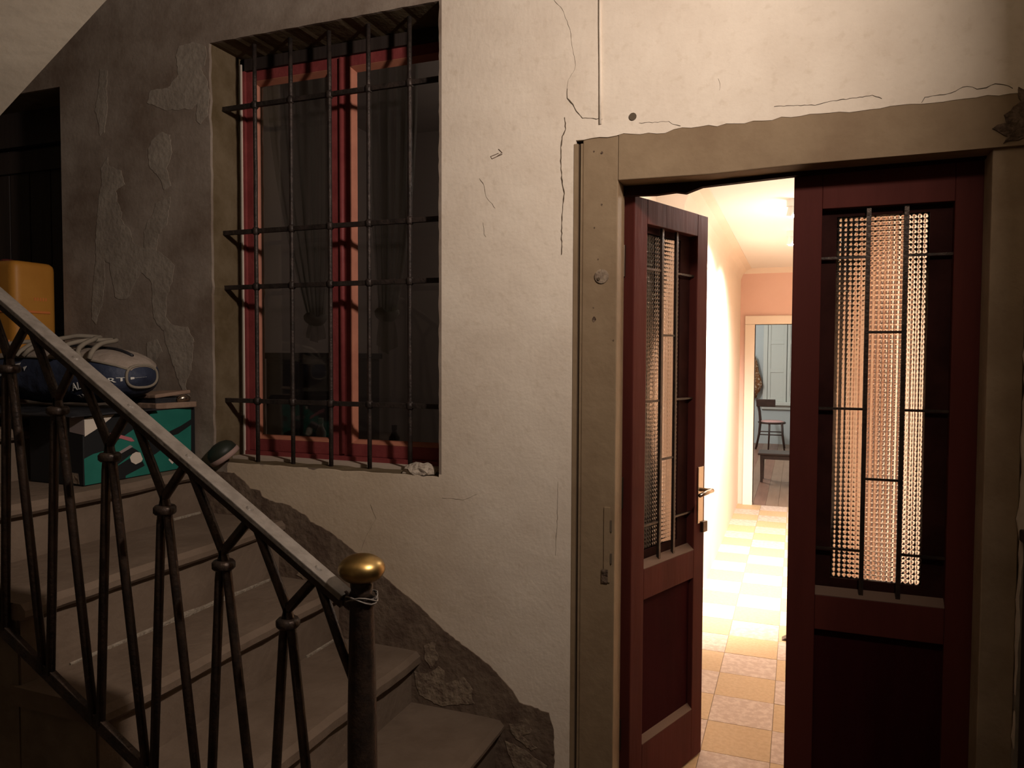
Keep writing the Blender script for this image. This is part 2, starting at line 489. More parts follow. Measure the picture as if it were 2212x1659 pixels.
# pale plaster still clinging to the damp wall left of the window (outlines on the wall plane)
def on_wall(pts, y=0.0):
    return [atY(px, py, y) for px, py in pts]
def rough_loop(pts, amp=0.004, step=0.02):
    out = []
    n = len(pts)
    for i in range(n):
        a = pts[i]; b = pts[(i+1) % n]
        k = max(1, int((b-a).length/step))
        for j in range(k):
            p = a.lerp(b, j/k)
            out.append(p + Vector((random.uniform(-amp, amp), 0, random.uniform(-amp, amp))))
    return out
patches = [
    [(233,338),(234,358),(262,368),(270,398),(250,412),(253,436),(263,460),(260,473),(280,496),(287,523),(311,537),(311,500),(318,480),(331,460),(335,440),(368,425),(365,450),(361,486),(341,506),(338,540),(358,554),(375,574),(371,608),(360,640),(358,682),(371,702),(405,706),(418,736),(412,800),(400,835),(412,858),(392,842),(378,800),(358,742),(354,716),(331,688),(327,608),(304,587),(287,618),(280,641),(260,648),(248,641),(243,608),(236,570),(225,560),(226,610),(222,650),(206,700),(198,690),(200,630),(207,560),(207,520),(210,470),(212,425),(220,395),(218,360)],
    [(386,100),(420,90),(443,98),(446,118),(441,140),(433,150),(446,172),(452,200),(449,250),(432,268),(424,262),(425,225),(414,235),(360,238),(318,222),(325,195),(362,190),(385,160),(380,120)],
    [(216,150),(232,152),(229,190),(232,235),(228,262),(226,285),(216,292),(212,262),(205,240),(212,200)],
    [(330,300),(350,285),(366,290),(372,330),(360,365),(368,400),(355,412),(345,385),(322,360),(320,320)],
    [(318,740),(340,732),(350,760),(332,782),(316,776)],
]
for pp in patches:
    pts = rough_loop(on_wall(pp, -0.0014), 0.003, 0.012)
    MB().prism([pts], (0, 0.002, 0)).build('plaster_patch', M['patch'], wf)

# cracks, the painted-over cable, the nail hole and the pencil scribble
def crack(pts, r=0.0016, m='crack'):
    P = on_wall(pts, -0.0006)
    q = []
    for a, b in zip(P[:-1], P[1:]):
        k = max(1, int((b-a).length/0.008))
        for j in range(k):
            p = a.lerp(b, j/k)
            q.append(p + Vector((random.uniform(-.0012, .0012), 0, random.uniform(-.0012, .0012))))
    q.append(P[-1])
    rs = [r*(0.42 if r < 0.0013 else 0.55)*(0.55+0.9*abs(noise.noise(Vector((i*0.31, r*999, len(pts)))))*2) for i in range(len(q))]
    MB().tube(q, rs, 5).build('crack', M[m], wf)
crack([(1196,0),(1215,20),(1225,46),(1232,66),(1235,93),(1243,133),(1242,150),(1228,172),(1225,192)], 0.0008)
crack([(1225,192),(1225,212),(1238,225),(1245,239),(1258,255),(1300,257),(1295,268)], 0.0022)
crack([(1220,254),(1222,279),(1215,295),(1212,318),(1212,365),(1215,398),(1219,418),(1214,464),(1213,550)], 0.0024)
crack([(1205,1040),(1204,1120),(1200,1200)], 0.0010)
crack([(1380,266),(1445,262),(1452,268),(1470,272)], 0.0013)
crack([(1672,230),(1722,228),(1760,227),(1800,218),(1885,206),(1905,213)], 0.0016)
crack([(1990,222),(1998,210),(2055,201),(2080,187),(2100,188),(2110,192),(2130,190),(2150,180),(2170,182),(2188,191)], 0.0017)
crack([(800,1090),(812,1120),(790,1160),(780,1190)], 0.0007)
crack([(955,1075),(1000,1080),(1030,1068)], 0.0007)
crack([(1036,385),(1046,400),(1050,425),(1070,450)], 0.0010)
crack([(1043,480),(1046,505),(1050,512)], 0.0012)
crack([(1551,170),(1556,180),(1554,195)], 0.0008)
MB().tube(on_wall([(1296,-40),(1296,60),(1297,150),(1297,268)], -0.002), 0.0045, 6).build('painted_cable', M['wall'], wf, smooth=True)
hp = atY(1367, 252, -0.001)
MB().tube([hp, hp+Vector((0, -0.002, 0))], 0.0115, 12).build('nail_hole', M['crack'], wf)
sc_ = MB().tube(on_wall([(1077,322),(1085,330),(1074,337),(1085,333),(1063,343),(1060,338),(1077,331)], -0.0008), 0.0013, 5)
sc_.build('scribble', M['mark'], wf)

# painted brown dado that climbs the wall beside the steps, peeled low down
dado = [(418,985),(440,1000),(470,1018),(505,1022),(528,1040),(540,1056),(560,1060),(565,1072),(588,1083),(621,1090),(663,1116),(670,1127),(706,1146),(748,1177),(773,1197),(822,1240),(869,1280),(907,1311),(954,1358),(1003,1397),(1053,1435),(1100,1485),(1118,1510),(1122,1518),(1154,1529),(1184,1541),(1189,1557),(1196,1578),(1197,1720),(1000,1720),(700,1420),(420,1130)]
pd = rough_loop(on_wall(dado, -0.004), 0.0022, 0.012)
t1 = MB().prism([pd], (0, 0.005, 0)).build('trim_1', M['dado'])
tag(t1, 'dark brown painted dado band climbing the wall beside the stone steps', 'dado', kind='structure')
for pp in [[(893,1452),(925,1455),(945,1440),(960,1450),(958,1478),(985,1470),(1000,1462),(1012,1478),(1022,1492),(1018,1508),(1025,1520),(985,1522),(950,1525),(925,1512),(905,1500)],
           [(915,1395),(930,1390),(944,1382),(938,1400),(948,1420),(932,1442),(918,1425)],
           [(1098,1562),(1115,1566),(1135,1552),(1150,1580),(1128,1590),(1160,1615),(1148,1622),(1120,1600),(1104,1585)],
           [(1090,1600),(1130,1618),(1160,1640),(1180,1655),(1180,1690),(1120,1690)],
           [(640,1240),(655,1225),(680,1230),(700,1245),(720,1262),(690,1262),(660,1255)]]:
    MB().prism([rough_loop(on_wall(pp, -0.006), 0.003, 0.01)], (0, 0.003, 0)).build('peeled_patch', M['dado_peel'], t1)

# floors, walls and ceiling of the stair hall
HZ = -0.10
fl = MB().box(-4.2, RX, -3.6, 0.0, HZ-0.1, HZ).build('floor', M['stone'])
tag(fl, 'worn stone floor of the dim stair hall', 'floor', kind='structure')
wr = MB().box(RX, RX+0.2, -3.6, 0.0, HZ, 3.6).build('wall_right', M['plaster'])
tag(wr, 'plaster side wall meeting the right end of the door lintel', 'wall', kind='structure')
wb = MB().box(-4.2, RX+0.2, -3.8, -3.6, HZ, 3.6).build('wall_back', M['plaster'])
tag(wb, 'plaster wall behind the viewer in the stair hall', 'wall', kind='structure')
wl = MB().box(-4.4, -4.2, -3.8, 0.3, HZ, 3.6).build('wall_left', M['plaster'])
tag(wl, 'plaster wall at the far end of the stair landing', 'wall', kind='structure')
ce = MB().box(-4.4, RX+0.2, -3.8, 0.3, 3.6, 3.75).build('ceiling', M['plaster'])
tag(ce, 'ceiling high over the stair hall', 'ceiling', kind='structure')

# ------------------------------------------------------------------ door frame
tr = empty('trim_2', (-0.03, 0.03, HZ), 'beige painted wooden frame round the double door', 'door frame', kind='structure')
FY = 0.004
jl = MB().prism([[(JX0, FY, -0.1), (JX0, FY, DZ1+0.03), (DX0+0.022, FY, DZ1+0.03), (DX0+0.022, FY, -0.1)]], (0, 0.098, 0)).build('jamb', M['frame_beige'], tr, bevel=0.003)
MB().box(DX0-0.005, DX0+0.008, -0.002, 0.09, -0.1, DZ1-0.012).build('edge_bead', M['frame_beige'], jl)
MB().box(DX0+0.008, DX0+0.016, 0.006, 0.09, -0.1, DZ1-0.012).build('edge_groove', M['frame_groove'], jl)
MB().box(DX0+0.016, DX0+0.022, 0.001, 0.09, -0.1, DZ1-0.012).build('edge_bead', M['frame_beige'], jl)
# the lintel: a slightly sagging beam
li = MB().prism([[(JX0, FY-0.002, JZ1), (-0.25, FY-0.002, JZ1-0.004), (0.0, FY-0.002, JZ1+0.003), (0.30, FY-0.002, JZ1+0.004), (RX-0.03, FY-0.002, JZ1+0.006), (RX-0.03, FY-0.002, DZ1+0.03), (JX0, FY-0.002, DZ1+0.03)]], (0, 0.085, 0)).build('lintel', M['frame_beige'], tr, bevel=0.003)
MB().prism([[(JX0-0.006, 0.085, JZ1-0.03), (-0.42, 0.085, JZ1-0.034), (-0.36, 0.085, JZ1-0.030), (-0.33, 0.085, JZ1-0.036), (-0.28, 0.085, JZ1-0.020), (-0.10, 0.085, JZ1-0.012), (0.05, 0.085, JZ1-0.006), (JX1+0.01, 0.085, JZ1), (JX1+0.01, 0.085, JZ1+0.06), (JX0-0.006, 0.085, JZ1+0.06)]], (0, 0.025, 0)).build('rebate_strip', M['sash_dark'], tr)
rp_ = [(RX-0.065, 0, DZ1+0.02), (RX-0.055, 0, DZ1-0.02), (RX-0.09, 0, DZ1-0.045), (RX-0.085, 0, DZ1-0.065), (RX-0.115, 0, DZ1-0.08), (RX-0.085, 0, DZ1-0.105), (RX-0.09, 0, DZ1-0.118), (RX-0.03, 0, DZ1-0.11), (RX-0.012, 0, DZ1-0.06), (RX-0.02, 0, DZ1+0.0)]
MB().prism([rough_loop([Vector((x, FY-0.006, z)) for x, y, z in rp_], 0.004, 0.01)], (0, 0.012, 0)).build('rotten_end', M['rot'], li)
jr = MB().box(JX1, DX1, FY+0.012, 0.11, -0.1, JZ1+0.006).build('jamb', M['frame_dirty'], tr, bevel=0.003)
# fittings and scars on the left jamb
MB().box(*[f(atY(x, 1100, FY).x for x in (1305, 1319)) for f in (min, max)], FY-0.004, FY+0.004, atY(1310, 1258, FY).z, atY(1310, 1095, FY).z).build('strike_plate', M['frame_beige'], jl, bevel=0.0015)
for y0, y1 in ((1124, 1149), (1196, 1218)):
    a = atY(1318, y0, FY-0.0045); b = atY(1321, y1, FY-0.0045)
    MB().box(a.x, a.x+0.005, FY-0.0055, FY-0.002, b.z, a.z).build('strike_slot', M['crack'], jl)
a = atY(1308, 1250, FY)
MB().box(a.x-0.012, a.x+0.008, FY-0.0052, FY, a.z-0.012, a.z+0.03).build('paint_chip', M['rot'], jl)
kp = atY(1300, 597, FY)
MB().lathe([(0.0235, 0), (0.0235, 0.003), (0.014, 0.004), (0.013, 0.0045)], (0, 0, 0), 16)
kn = MB().tube([kp+Vector((0, 0.002, 0)), kp+Vector((0, -0.004, 0)), kp+Vector((0, -0.0055, 0))], [0.022, 0.022, 0.015], 18).build('bell_socket', M['dado_peel'], jl, smooth=False)
MB().tube([kp+Vector((-0.008, -0.005, -0.008)), kp+Vector((-0.008, -0.008, -0.008))], 0.0045, 10).build('socket_screw', M['steel'], kn)
for px, py, rr in ((1283, 690, 0.008), (1282, 665, 0.0025), (1300, 442, 0.003), (1284, 492, 0.0025), (1300, 330, 0.004), (1283, 327, 0.003), (1292, 560, 0.0025), (1325, 735, 0.003), (1252, 1178, 0.004)):
    p = atY(px, py, FY-0.001)
    loop = [p + Vector((math.cos(k*PI/4)*rr*random.uniform(.6, 1.2), 0, math.sin(k*PI/4)*rr*random.uniform(.6, 1.3))) for k in range(8)]
    MB().prism([loop], (0, 0.003, 0)).build('paint_chip', M['rot'], jl)
# threshold
MB().box(JX0, JX1, 0.0, 0.20, -0.10, 0.0).build('threshold', M['stone'], tr, bevel=0.004)
# rough plaster return and the dark panel on the right-hand wall
pr_ = MB().prism([rough_loop([Vector((DX1-0.004, -0.004, -0.1)), Vector((RX, -0.004, -0.1)), Vector((RX, -0.004, 1.86)), Vector((DX1+0.012, -0.004, 1.84)), Vector((DX1+0.006, -0.004, 1.0))], 0.003, 0.03)], (0, 0.03, 0)).build('plaster_patch', M['patch'], wf)
pz = atY(2205, 1160, -0.01).z
dp = empty('wall_panel', (RX-0.012, -0.6, HZ), 'dark wooden panel against the right side wall, beside the right door jamb', 'panel')
for i in range(5):
    y1 = -0.012-i*0.24
    MB().box(RX-0.024, RX, y1-0.235, y1, HZ, pz).build('board', M['black_wood'], dp, bevel=0.004)
MB().box(RX-0.034, RX, -1.21, -0.006, pz-0.01, pz+0.02).build('cap_rail', M['black_wood'], dp, bevel=0.004)

# ------------------------------------------------------------------ the two glazed door leaves
LW, LH, LT = 0.494, 2.005, 0.042
def cell_pane(x0, x1, z0, z1, y, pitch, amp):
    """pressed glass: a lattice of little pillows on the face, flat behind"""
    nx = int(round((x1-x0)/pitch)); nz = int(round((z1-z0)/pitch))
    k = 5
    NX, NZ = nx*k, nz*k
    mb = MB()
    def fn(u, v):
        h = amp*(abs(math.sin(u*nx*PI))*abs(math.sin(v*nz*PI)))**0.6
        return Vector((x0+(x1-x0)*u, y-h, z0+(z1-z0)*v))
    mb.sheet(fn, NX, NZ)
    n0 = len(mb.v)
    mb.add([(x0, y+0.003, z0), (x1, y+0.003, z0), (x1, y+0.003, z1), (x0, y+0.003, z1)], [(3, 2, 1, 0)])
    W_ = NX+1
    bot = list(range(0, W_)); top = list(range(NZ*W_, NZ*W_+W_))
    lef = [j*W_ for j in range(NZ+1)]; rig = [j*W_+NX for j in range(NZ+1)]
    mb.f.append(bot[::-1] + [n0, n0+1]); mb.f.append(top + [n0+2, n0+3])
    mb.f.append(lef + [n0+3, n0]); mb.f.append(rig[::-1] + [n0+1, n0+2])
    return mb

def leaf(name, s, hinge, rot, label, handle, LH=2.005, inset=(0.03, 0.03)):
    """s=+1: the leaf runs to +X from its hinge; s=-1: to -X. front face at local y=0"""
    root = empty(name, hinge, label, 'door leaf', rotz=rot, kind='structure')
    def bx(a, b, y0, y1, z0, z1):
        x0, x1 = sorted((s*a, s*b))
        return MB().box(x0, x1, y0, y1, z0, z1)
    ST = 0.078
    Z_sill, Z_top = 0.800, 1.925
    p0, p1 = 0.215, 0.685
    B = lambda mb, n, m, par, **k: mb.build(n, M[m], par, local=True, **k)
    B(bx(0, ST, 0, LT, 0.006, LH), 'stile', 'door_red', root, bevel=0.003)
    B(bx(LW-ST, LW, 0, LT, 0.006, LH), 'stile', 'door_red', root, bevel=0.003)
    B(bx(ST, LW-ST, 0, LT, Z_top, LH), 'rail', 'door_red', root, bevel=0.002)
    mr = B(bx(ST, LW-ST, 0, LT, p1, Z_sill-0.012), 'rail', 'door_red', root, bevel=0.002)
    B(bx(ST, LW-ST, 0, LT, 0.006, p0-0.02), 'rail', 'door_red', root, bevel=0.002)
    # sloped, dusty ledges over the middle rail and at the foot of the panel
    def ledge(z0, z1, d):
        x0, x1 = sorted((s*ST, s*(LW-ST)))
        return MB().hexa([(x0, 0.0, z0), (x1, 0.0, z0), (x1, d, z0), (x0, d, z0), (x0, 0.0, z0+0.002), (x1, 0.0, z0+0.002), (x1, d, z1), (x0, d, z1)])
    B(ledge(Z_sill-0.012, Z_sill+0.010, 0.026), 'ledge', 'door_dust', root)
    B(ledge(p0-0.02, p0+0.004, 0.022), 'ledge', 'door_dust', root)
    # lower panel, field slightly recessed
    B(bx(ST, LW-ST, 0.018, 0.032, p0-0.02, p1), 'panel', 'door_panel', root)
    # glazed sash behind the grille
    g0, g1 = ST+inset[0], LW-ST-inset[1]
    gz0, gz1 = Z_sill+0.036, Z_top-0.020
    sash = empty('glazed_sash', (0, 0, 0), None, None); sash.parent = root
    B(bx(ST, g0, 0.030, LT, Z_sill, Z_top), 'sash_stile', 'sash_dark', sash)
    B(bx(g1, LW-ST, 0.030, LT, Z_sill, Z_top), 'sash_stile', 'sash_dark', sash)
    B(bx(g0, g1, 0.030, LT, Z_sill, gz0), 'sash_rail', 'sash_dark', sash)
    B(bx(g0, g1, 0.030, LT, gz1, Z_top), 'sash_rail', 'sash_dark', sash)
    xa, xb = sorted((s*g0, s*g1))
    B(cell_pane(xa, xb, gz0, gz1, 0.038, 0.0142, 0.0046), 'glass_pane', 'pressed', sash, smooth=True)
    # iron glazing bars, brick-bond pattern
    v = [LW*0.394, LW*0.590]
    for a in v:
        B(bx(a-0.006, a+0.006, 0.010, 0.020, Z_sill-0.008, Z_top+0.002), 'upright_bar', 'iron', root)
    H = [(ST, v[0], (1.783, 1.343, 0.927)), (v[0], v[1], (1.566, 1.140)), (v[1], LW-ST, (1.783, 1.343, 0.927))]
    for a, b, zs in H:
        for z in zs:
            B(bx(a-0.002, b+0.002, 0.0125, 0.0185, z-0.0035, z+0.0035), 'cross_bar', 'iron', root)
    if handle:
        xh = LW-0.036
        pl_ = B(bx(xh-0.020, xh+0.020, -0.004, 0.001, 0.88, 1.09), 'handle_plate', 'steel', root, bevel=0.002)
        B(MB().tube([(xh, -0.003, 1.005), (xh, -0.034, 1.006), (xh, -0.046, 1.008), (xh-0.012, -0.055, 1.009), (xh-0.05, -0.056, 1.008), (xh-0.100, -0.052, 1.002)],
                    [0.0075, 0.007, 0.0075, 0.008, 0.0085, 0.007], 10), 'lever_handle', 'steel', root, smooth=True)
        B(bx(LW-0.030, LW+0.004, -0.012, 0.018, 0.845, 0.885), 'lock_block', 'dark_metal', root, bevel=0.002)
        B(bx(LW-0.002, LW+0.003, 0.008, 0.034, 0.80, 1.06), 'lock_edge', 'dark_metal', root)
    for z in (0.25, 1.05, 1.8):
        B(MB().tube([(-s*0.006, LT-0.004, z-0.05), (-s*0.006, LT-0.004, z+0.05)], 0.008, 8), 'hinge', 'dark_metal', root)
    return root
LEFT_ANGLE = math.radians(69)
leaf('door_1', 1, (JX0+0.030, 0.112, 0.0), LEFT_ANGLE, 'dark red glazed door leaf with lever handle, standing open into the corridor', True, 2.005, (0.004, 0.070))
leaf('door_2', -1, (0.4755, 0.112, 0.0), 0.0, 'dark red glazed door leaf, closed, without a handle, beside the right jamb', False, 2.055, (0.056, 0.041))

# ------------------------------------------------------------------ corridor behind the door
CX0, CX1, CYE, CZ = -0.546, 1.30, 5.60, 2.37
fc = empty('floor_corridor', (0.2, 2.8, 0.0), 'corridor floor of ochre and pink marbled tiles in a chequer', 'floor', kind='structure')
MB().box(CX0-0.1, CX1+0.1, 0.20, CYE, -0.10, -0.003).build('screed', M['grout'], fc)
T = 0.25
tm = {}
for key in ('tile_y', 'tile_p'):
    mb = MB().box(-T/2+0.0012, T/2-0.0012, -T/2+0.0012, T/2-0.0012, -0.012, 0.0)
    o = mb.build('floor_tile', M[key], None)
    tm[key] = o.data
    bpy.data.objects.remove(o)
nx0, nx1 = -2, 6
for j in range(-1, 22):
    for i in range(nx0, nx1+1):
        xc = -0.195 + i*T; yc = 0.349+0.125 + j*T
        x0, x1, y0, y1 = xc-T/2, xc+T/2, yc-T/2, yc+T/2
        if x1 < CX0-0.1 or x0 > CX1-0.02 or y0 < 0.18 or y1 > CYE+0.1: continue
        key = 'tile_p' if (i+j) % 2 == 0 else 'tile_y'
        o = bpy.data.objects.new('floor_tile', tm[key])
        COL.objects.link(o)
        o.parent = fc
        o.location = Vector((xc, yc, random.uniform(-0.0006, 0.0003))) - fc.location
wcl = MB().prism([[(CX0, 1.60, -0.02), (CX0-0.15, 1.60, -0.02), (CX0-0.15, 1.60, CZ+0.1), (CX0+0.10, 1.60, CZ+0.1), (CX0+0.10, 1.60, CZ-0.004), (CX0+0.055, 1.60, CZ-0.02), (CX0+0.02, 1.60, CZ-0.055), (CX0, 1.60, CZ-0.11)]], (0, CYE-1.60, 0)).build('wall_corridor_left', M['peach'])
MB().box(DX0+0.004, -0.615, 0.114, 0.30, -0.1, 2.16).build('reveal', M['peach'], wcl)
MB().box(-0.715, -0.690, 0.30, 1.60, -0.1, CZ+0.1).build('light_recess', M['peach'], wcl)  # unseen recess added so light gets in behind the open leaf
MB().box(CX0, DX1-0.01, 0.114, 0.32, JZ1+0.045, 2.155).build('reveal', M['peach'], wcl)
tag(wcl, 'peach wall on the left of the lit corridor behind the door', 'wall', kind='structure')
wcr = MB().box(CX1, CX1+0.15, 0.30, CYE, -0.02, CZ+0.1).build('wall_corridor_right', M['peach'])
MB().box(0.485, DX1-0.004, 0.160, 0.30, -0.1, JZ1+0.045).build('reveal', M['peach'], wcr)
tag(wcr, 'peach wall on the right of the lit corridor, behind the closed leaf', 'wall', kind='structure')
cc = MB().box(-0.70, CX1, 0.30, 1.60, CZ, CZ+0.1).box(CX0+0.10, CX1, 1.60, CYE, CZ, CZ+0.1).build('ceiling_corridor', M['corr_white'])
tag(cc, 'white ceiling of the lit corridor with spotlights', 'ceiling', kind='structure')
ex0, ex1, ez = -0.405, 0.47, 1.815
we = MB().prism([[(CX0-0.1, CYE, -0.02), (ex0, CYE, -0.02), (ex0, CYE, ez), (ex1, CYE, ez), (ex1, CYE, -0.02), (CX1+0.1, CYE, -0.02), (CX1+0.1, CYE, CZ+0.1), (CX0-0.1, CYE, CZ+0.1)]], (0, 0.14, 0)).build('wall_corridor_end', M['peach_deep'])
tag(we, 'deep peach wall at the end of the corridor with an open doorway', 'wall', kind='structure')
MB().prism([[(CX0+0.02, CYE, CZ), (CX0+0.02, CYE-0.05, CZ), (CX0+0.02, CYE-0.02, CZ-0.03), (CX0+0.02, CYE, CZ-0.05)]], (CX1-CX0-0.04, 0, 0)).build('cornice', M['peach'], we)
ca = MB().box(ex0-0.095, ex0, CYE-0.03, CYE+0.16, -0.003, ez).build('trim_3', M['casing'], None, bevel=0.006)
tag(ca, 'cream door casing round the doorway at the end of the corridor', 'door frame', kind='structure')
MB().box(ex0-0.095, ex1+0.095, CYE-0.03, CYE+0.16, ez, ez+0.085).build('casing_head', M['casing'], ca, bevel=0.006)
MB().box(ex1, ex1+0.095, CYE-0.03, CYE+0.16, -0.003, ez).build('casing_post', M['casing'], ca, bevel=0.006)
# spotlights
for k, sp in enumerate((SPOT1, SPOT2)):
    t = empty('ceiling_spotlight' , sp, ('ceiling spotlight nearest the door at the edge of the closed leaf', 'ceiling spotlight deeper in the corridor, lower of the two bright points')[k], 'spotlight', 'spotlights on the corridor ceiling')
    MB().tube([sp+Vector((0, 0, 0.01)), sp-Vector((0, 0, 0.03))], 0.030, 16).build('mount', M['white_metal'], t)
    MB().tube([sp-Vector((0, 0, 0.03)), sp-Vector((0.01, 0, 0.085))], 0.020, 16).build('lamp_housing', M['white_metal'], t)
    MB().lathe([(0.010, -0.092), (0.017, -0.090), (0.018, -0.082), (0.016, -0.078)], sp, 16).build('lamp_bulb', M['spot_glow'], t, smooth=True)
# little dark wedge on the tiles by the closed leaf
wx = Vector((-0.02, 1.90, 0.0))
single('door_wedge', MB().hexa([wx+Vector(p) for p in ((-0.035, -0.03, 0), (0.09, -0.03, 0), (0.09, 0.03, 0), (-0.035, 0.03, 0), (-0.02, -0.026, 0.012), (0.09, -0.026, 0.055), (0.09, 0.026, 0.055), (-0.02, 0.026, 0.012))]), M['chair_wood'], 'small dark wedge on the tiled floor behind the closed leaf', 'wedge', bevel=0.003)

# ------------------------------------------------------------------ the room at the end of the corridor
RY1 = 11.25
fr_ = empty('floor_room', (-0.5, 8.5, 0), 'red-brown boarded floor of the far room', 'floor', kind='structure')
pw = 0.12
for i in range(26):
    x0 = -2.2+i*pw
    MB().box(x0+0.001, x0+pw-0.001, CYE, RY1, -0.05, random.uniform(-0.003, 0.0)).build('floor_board', M['parquet' if random.random() < .6 else 'parquet2'], fr_)
wrb = MB().box(-2.3, 1.0, RY1, RY1+0.2, -0.02, 2.9).build('wall_room_back', M['room_blue'])
tag(wrb, 'pale blue-grey back wall of the far room', 'wall', kind='structure')
wrl = MB().box(-2.4, -2.2, CYE+0.14, RY1, -0.02, 2.9).build('wall_room_left', M['room_blue'])
tag(wrl, 'pale left wall of the far room', 'wall', kind='structure')
wrr = MB().box(0.9, 1.1, CYE+0.14, RY1, -0.02, 2.9).build('wall_room_right', M['room_blue'])
tag(wrr, 'pale right wall of the far room', 'wall', kind='structure')
crm = MB().box(-2.4, 1.1, CYE+0.14, RY1+0.2, 2.9, 3.0).build('ceiling_room', M['corr_white'])
tag(crm, 'ceiling of the far room', 'ceiling', kind='structure')
sx0 = atY(1649, 780, RY1).x
sz1 = 2.25; sz0 = atY(1690, 868, RY1).z
w2 = empty('window_2', (0.1, RY1, sz0), 'window closed by grey-white panelled shutters in the far room', 'window', kind='structure')
MB().box(sx0, sx0+0.07, RY1-0.05, RY1, sz0, sz1).build('casing', M['shutter'], w2, bevel=0.006)
sw = 0.30
for k in range(3):
    x0 = sx0+0.075+k*(sw+0.012)
    sh = MB().box(x0, x0+sw, RY1-0.022, RY1, sz0, sz1).build('shutter', M['shutter'], w2)
    for a, b, c, d in ((x0, x0+0.045, sz0, sz1), (x0+sw-0.045, x0+sw, sz0, sz1), (x0+0.045, x0+sw-0.045, sz0, sz0+0.07), (x0+0.045, x0+sw-0.045, sz0+0.50, sz0+0.57), (x0+0.045, x0+sw-0.045, sz0+0.98, sz0+1.05)):
        MB().box(a, b, RY1-0.034, RY1-0.022, c, d).build('shutter_rail', M['shutter'], sh, bevel=0.003)
MB().box(sx0-0.06, 0.85, RY1-0.11, RY1, sz0-0.06, sz0).build('window_sill', M['shutter'], w2, bevel=0.008)
MB().box(sx0-0.02, 0.85, RY1-0.05, RY1, sz0-0.13, sz0-0.06).build('apron', M['shutter'], w2, bevel=0.006)

# bentwood chair
cb = Vector((-0.375, 10.50, 0.0))
ch = empty('wooden_chair', cb, 'dark bentwood chair with a pink seat under the shuttered window', 'chair', rotz=math.radians(0))
seat_z = 0.44
def L(x, y, z): return cb+Vector((x, y, z))
MB().tube([L(0.20*math.cos(a)*1.0, 0.19*math.sin(a), seat_z-0.012) for a in [2*PI*k/20 for k in range(20)]], 0.017, 8, closed=True).build('seat_frame', M['chair_wood'], ch, smooth=True)
MB().lathe([(0.19, seat_z-0.02), (0.19, seat_z+0.004), (0.15, seat_z+0.020), (0.05, seat_z+0.024)], cb, 24).build('seat', M['cushion'], ch, smooth=True)
for x, y, dx in ((0.155, -0.14, 0.045), (0.155, 0.14, 0.045), (-0.03, -0.18, -0.01)):
    MB().tube([L(x, y, seat_z-0.01), L(x+dx*0.3, y*1.03, 0.22), L(x+dx, y*1.1, 0.0)], [0.017, 0.015, 0.012], 8).build('leg', M['chair_wood'], ch, smooth=True)
for y in (-0.13, 0.13):
    MB().tube([L(-0.235, y*1.1, 0.0), L(-0.19, y, 0.25), L(-0.175, y, seat_z), L(-0.19, y, 0.60), L(-0.235, y*1.05, 0.80)], [0.013, 0.016, 0.017, 0.015, 0.012], 8).build('leg', M['chair_wood'], ch, smooth=True)
MB().sheet(lambda u, v: L(-0.225-0.03*v-0.03*math.sin(u*PI), -0.17+0.34*u, 0.685+0.125*v), 12, 2)
bk = MB()
bk.sheet(lambda u, v: L(-0.215-0.02*v-0.02*math.sin(u*PI), -0.16+0.32*u, 0.685+0.125*v), 10, 2)
o = bk.build('backrest', M['chair_wood'], ch, smooth=True)
so = o.modifiers.new('thick', 'SOLIDIFY'); so.thickness = 0.014
# rails that the camera sees broadside
MB().box(cb.x-0.235, cb.x+0.055, cb.y-0.165, cb.y-0.150, 0.69, 0.81).build('back_board', M['chair_wood'], ch, bevel=0.01)
for z in (0.24, 0.29):
    MB().tube([L(-0.18, -0.14, z), L(0.17, -0.145, z)], 0.009, 8).build('stretcher', M['chair_wood'], ch, smooth=True)
MB().tube([L(0.17, -0.14, 0.24), L(0.17, 0.14, 0.24)], 0.009, 8).build('stretcher', M['chair_wood'], ch, smooth=True)

# low table
tx0 = atZ(1636, 985, 0.37)
tb = empty('low_table', (-0.13, 7.2, 0), 'low dark wooden table standing before the bentwood chair', 'table')
TZ = 0.35
tl = atY(1637, 990, 7.05).x
MB().box(tl, tl+0.56, 7.03, 7.40, TZ-0.025, TZ).build('table_top', M['chair_wood'], tb, bevel=0.006)
MB().box(tl+0.03, tl+0.53, 7.06, 7.37, TZ-0.075, TZ-0.025).build('apron', M['chair_wood'], tb)
for x in (tl+0.025, tl+0.495):
    for y in (7.05, 7.34):
        MB().hexa([(x+0.006, y+0.006, 0), (x+0.034, y+0.006, 0), (x+0.034, y+0.034, 0), (x+0.006, y+0.034, 0), (x, y, TZ-0.02), (x+0.04, y, TZ-0.02), (x+0.04, y+0.04, TZ-0.02), (x, y+0.04, TZ-0.02)]).build('leg', M['chair_wood'], tb)

# coat hung on the back wall
cy = RY1-0.10
hp2 = atY(1629, 770, cy)
ct = empty('hanging_coat', (hp2.x, cy, atY(1632, 862, cy).z), 'brown patterned garment hanging on the wall left of the shutters', 'garment')
outl = [(1632,770),(1637,785),(1640,805),(1645,820),(1647,832),(1641,846),(1637,850),(1633,862),(1629,858),(1620,856),(1612,850),(1608,830),(1611,800),(1618,780),(1626,771)]
loop = [atY(x, y, cy) for x, y in outl]
cz = Vector((sum(p.x for p in loop)/len(loop), cy, sum(p.z for p in loop)/len(loop)))
mb = MB(); n = len(loop)
for sc2, dy in ((1.0, 0.03), (0.97, -0.03), (0.6, -0.075), (0.25, -0.06)):
    mb.v += [cz+(p-cz)*sc2+Vector((0, dy + (0.02 if i % 2 else -0.015), 0)) for i, p in enumerate(loop)]
for rI in range(3):
    for i in range(n):
        mb.f.append((rI*n+i, rI*n+(i+1) % n, (rI+1)*n+(i+1) % n, (rI+1)*n+i))
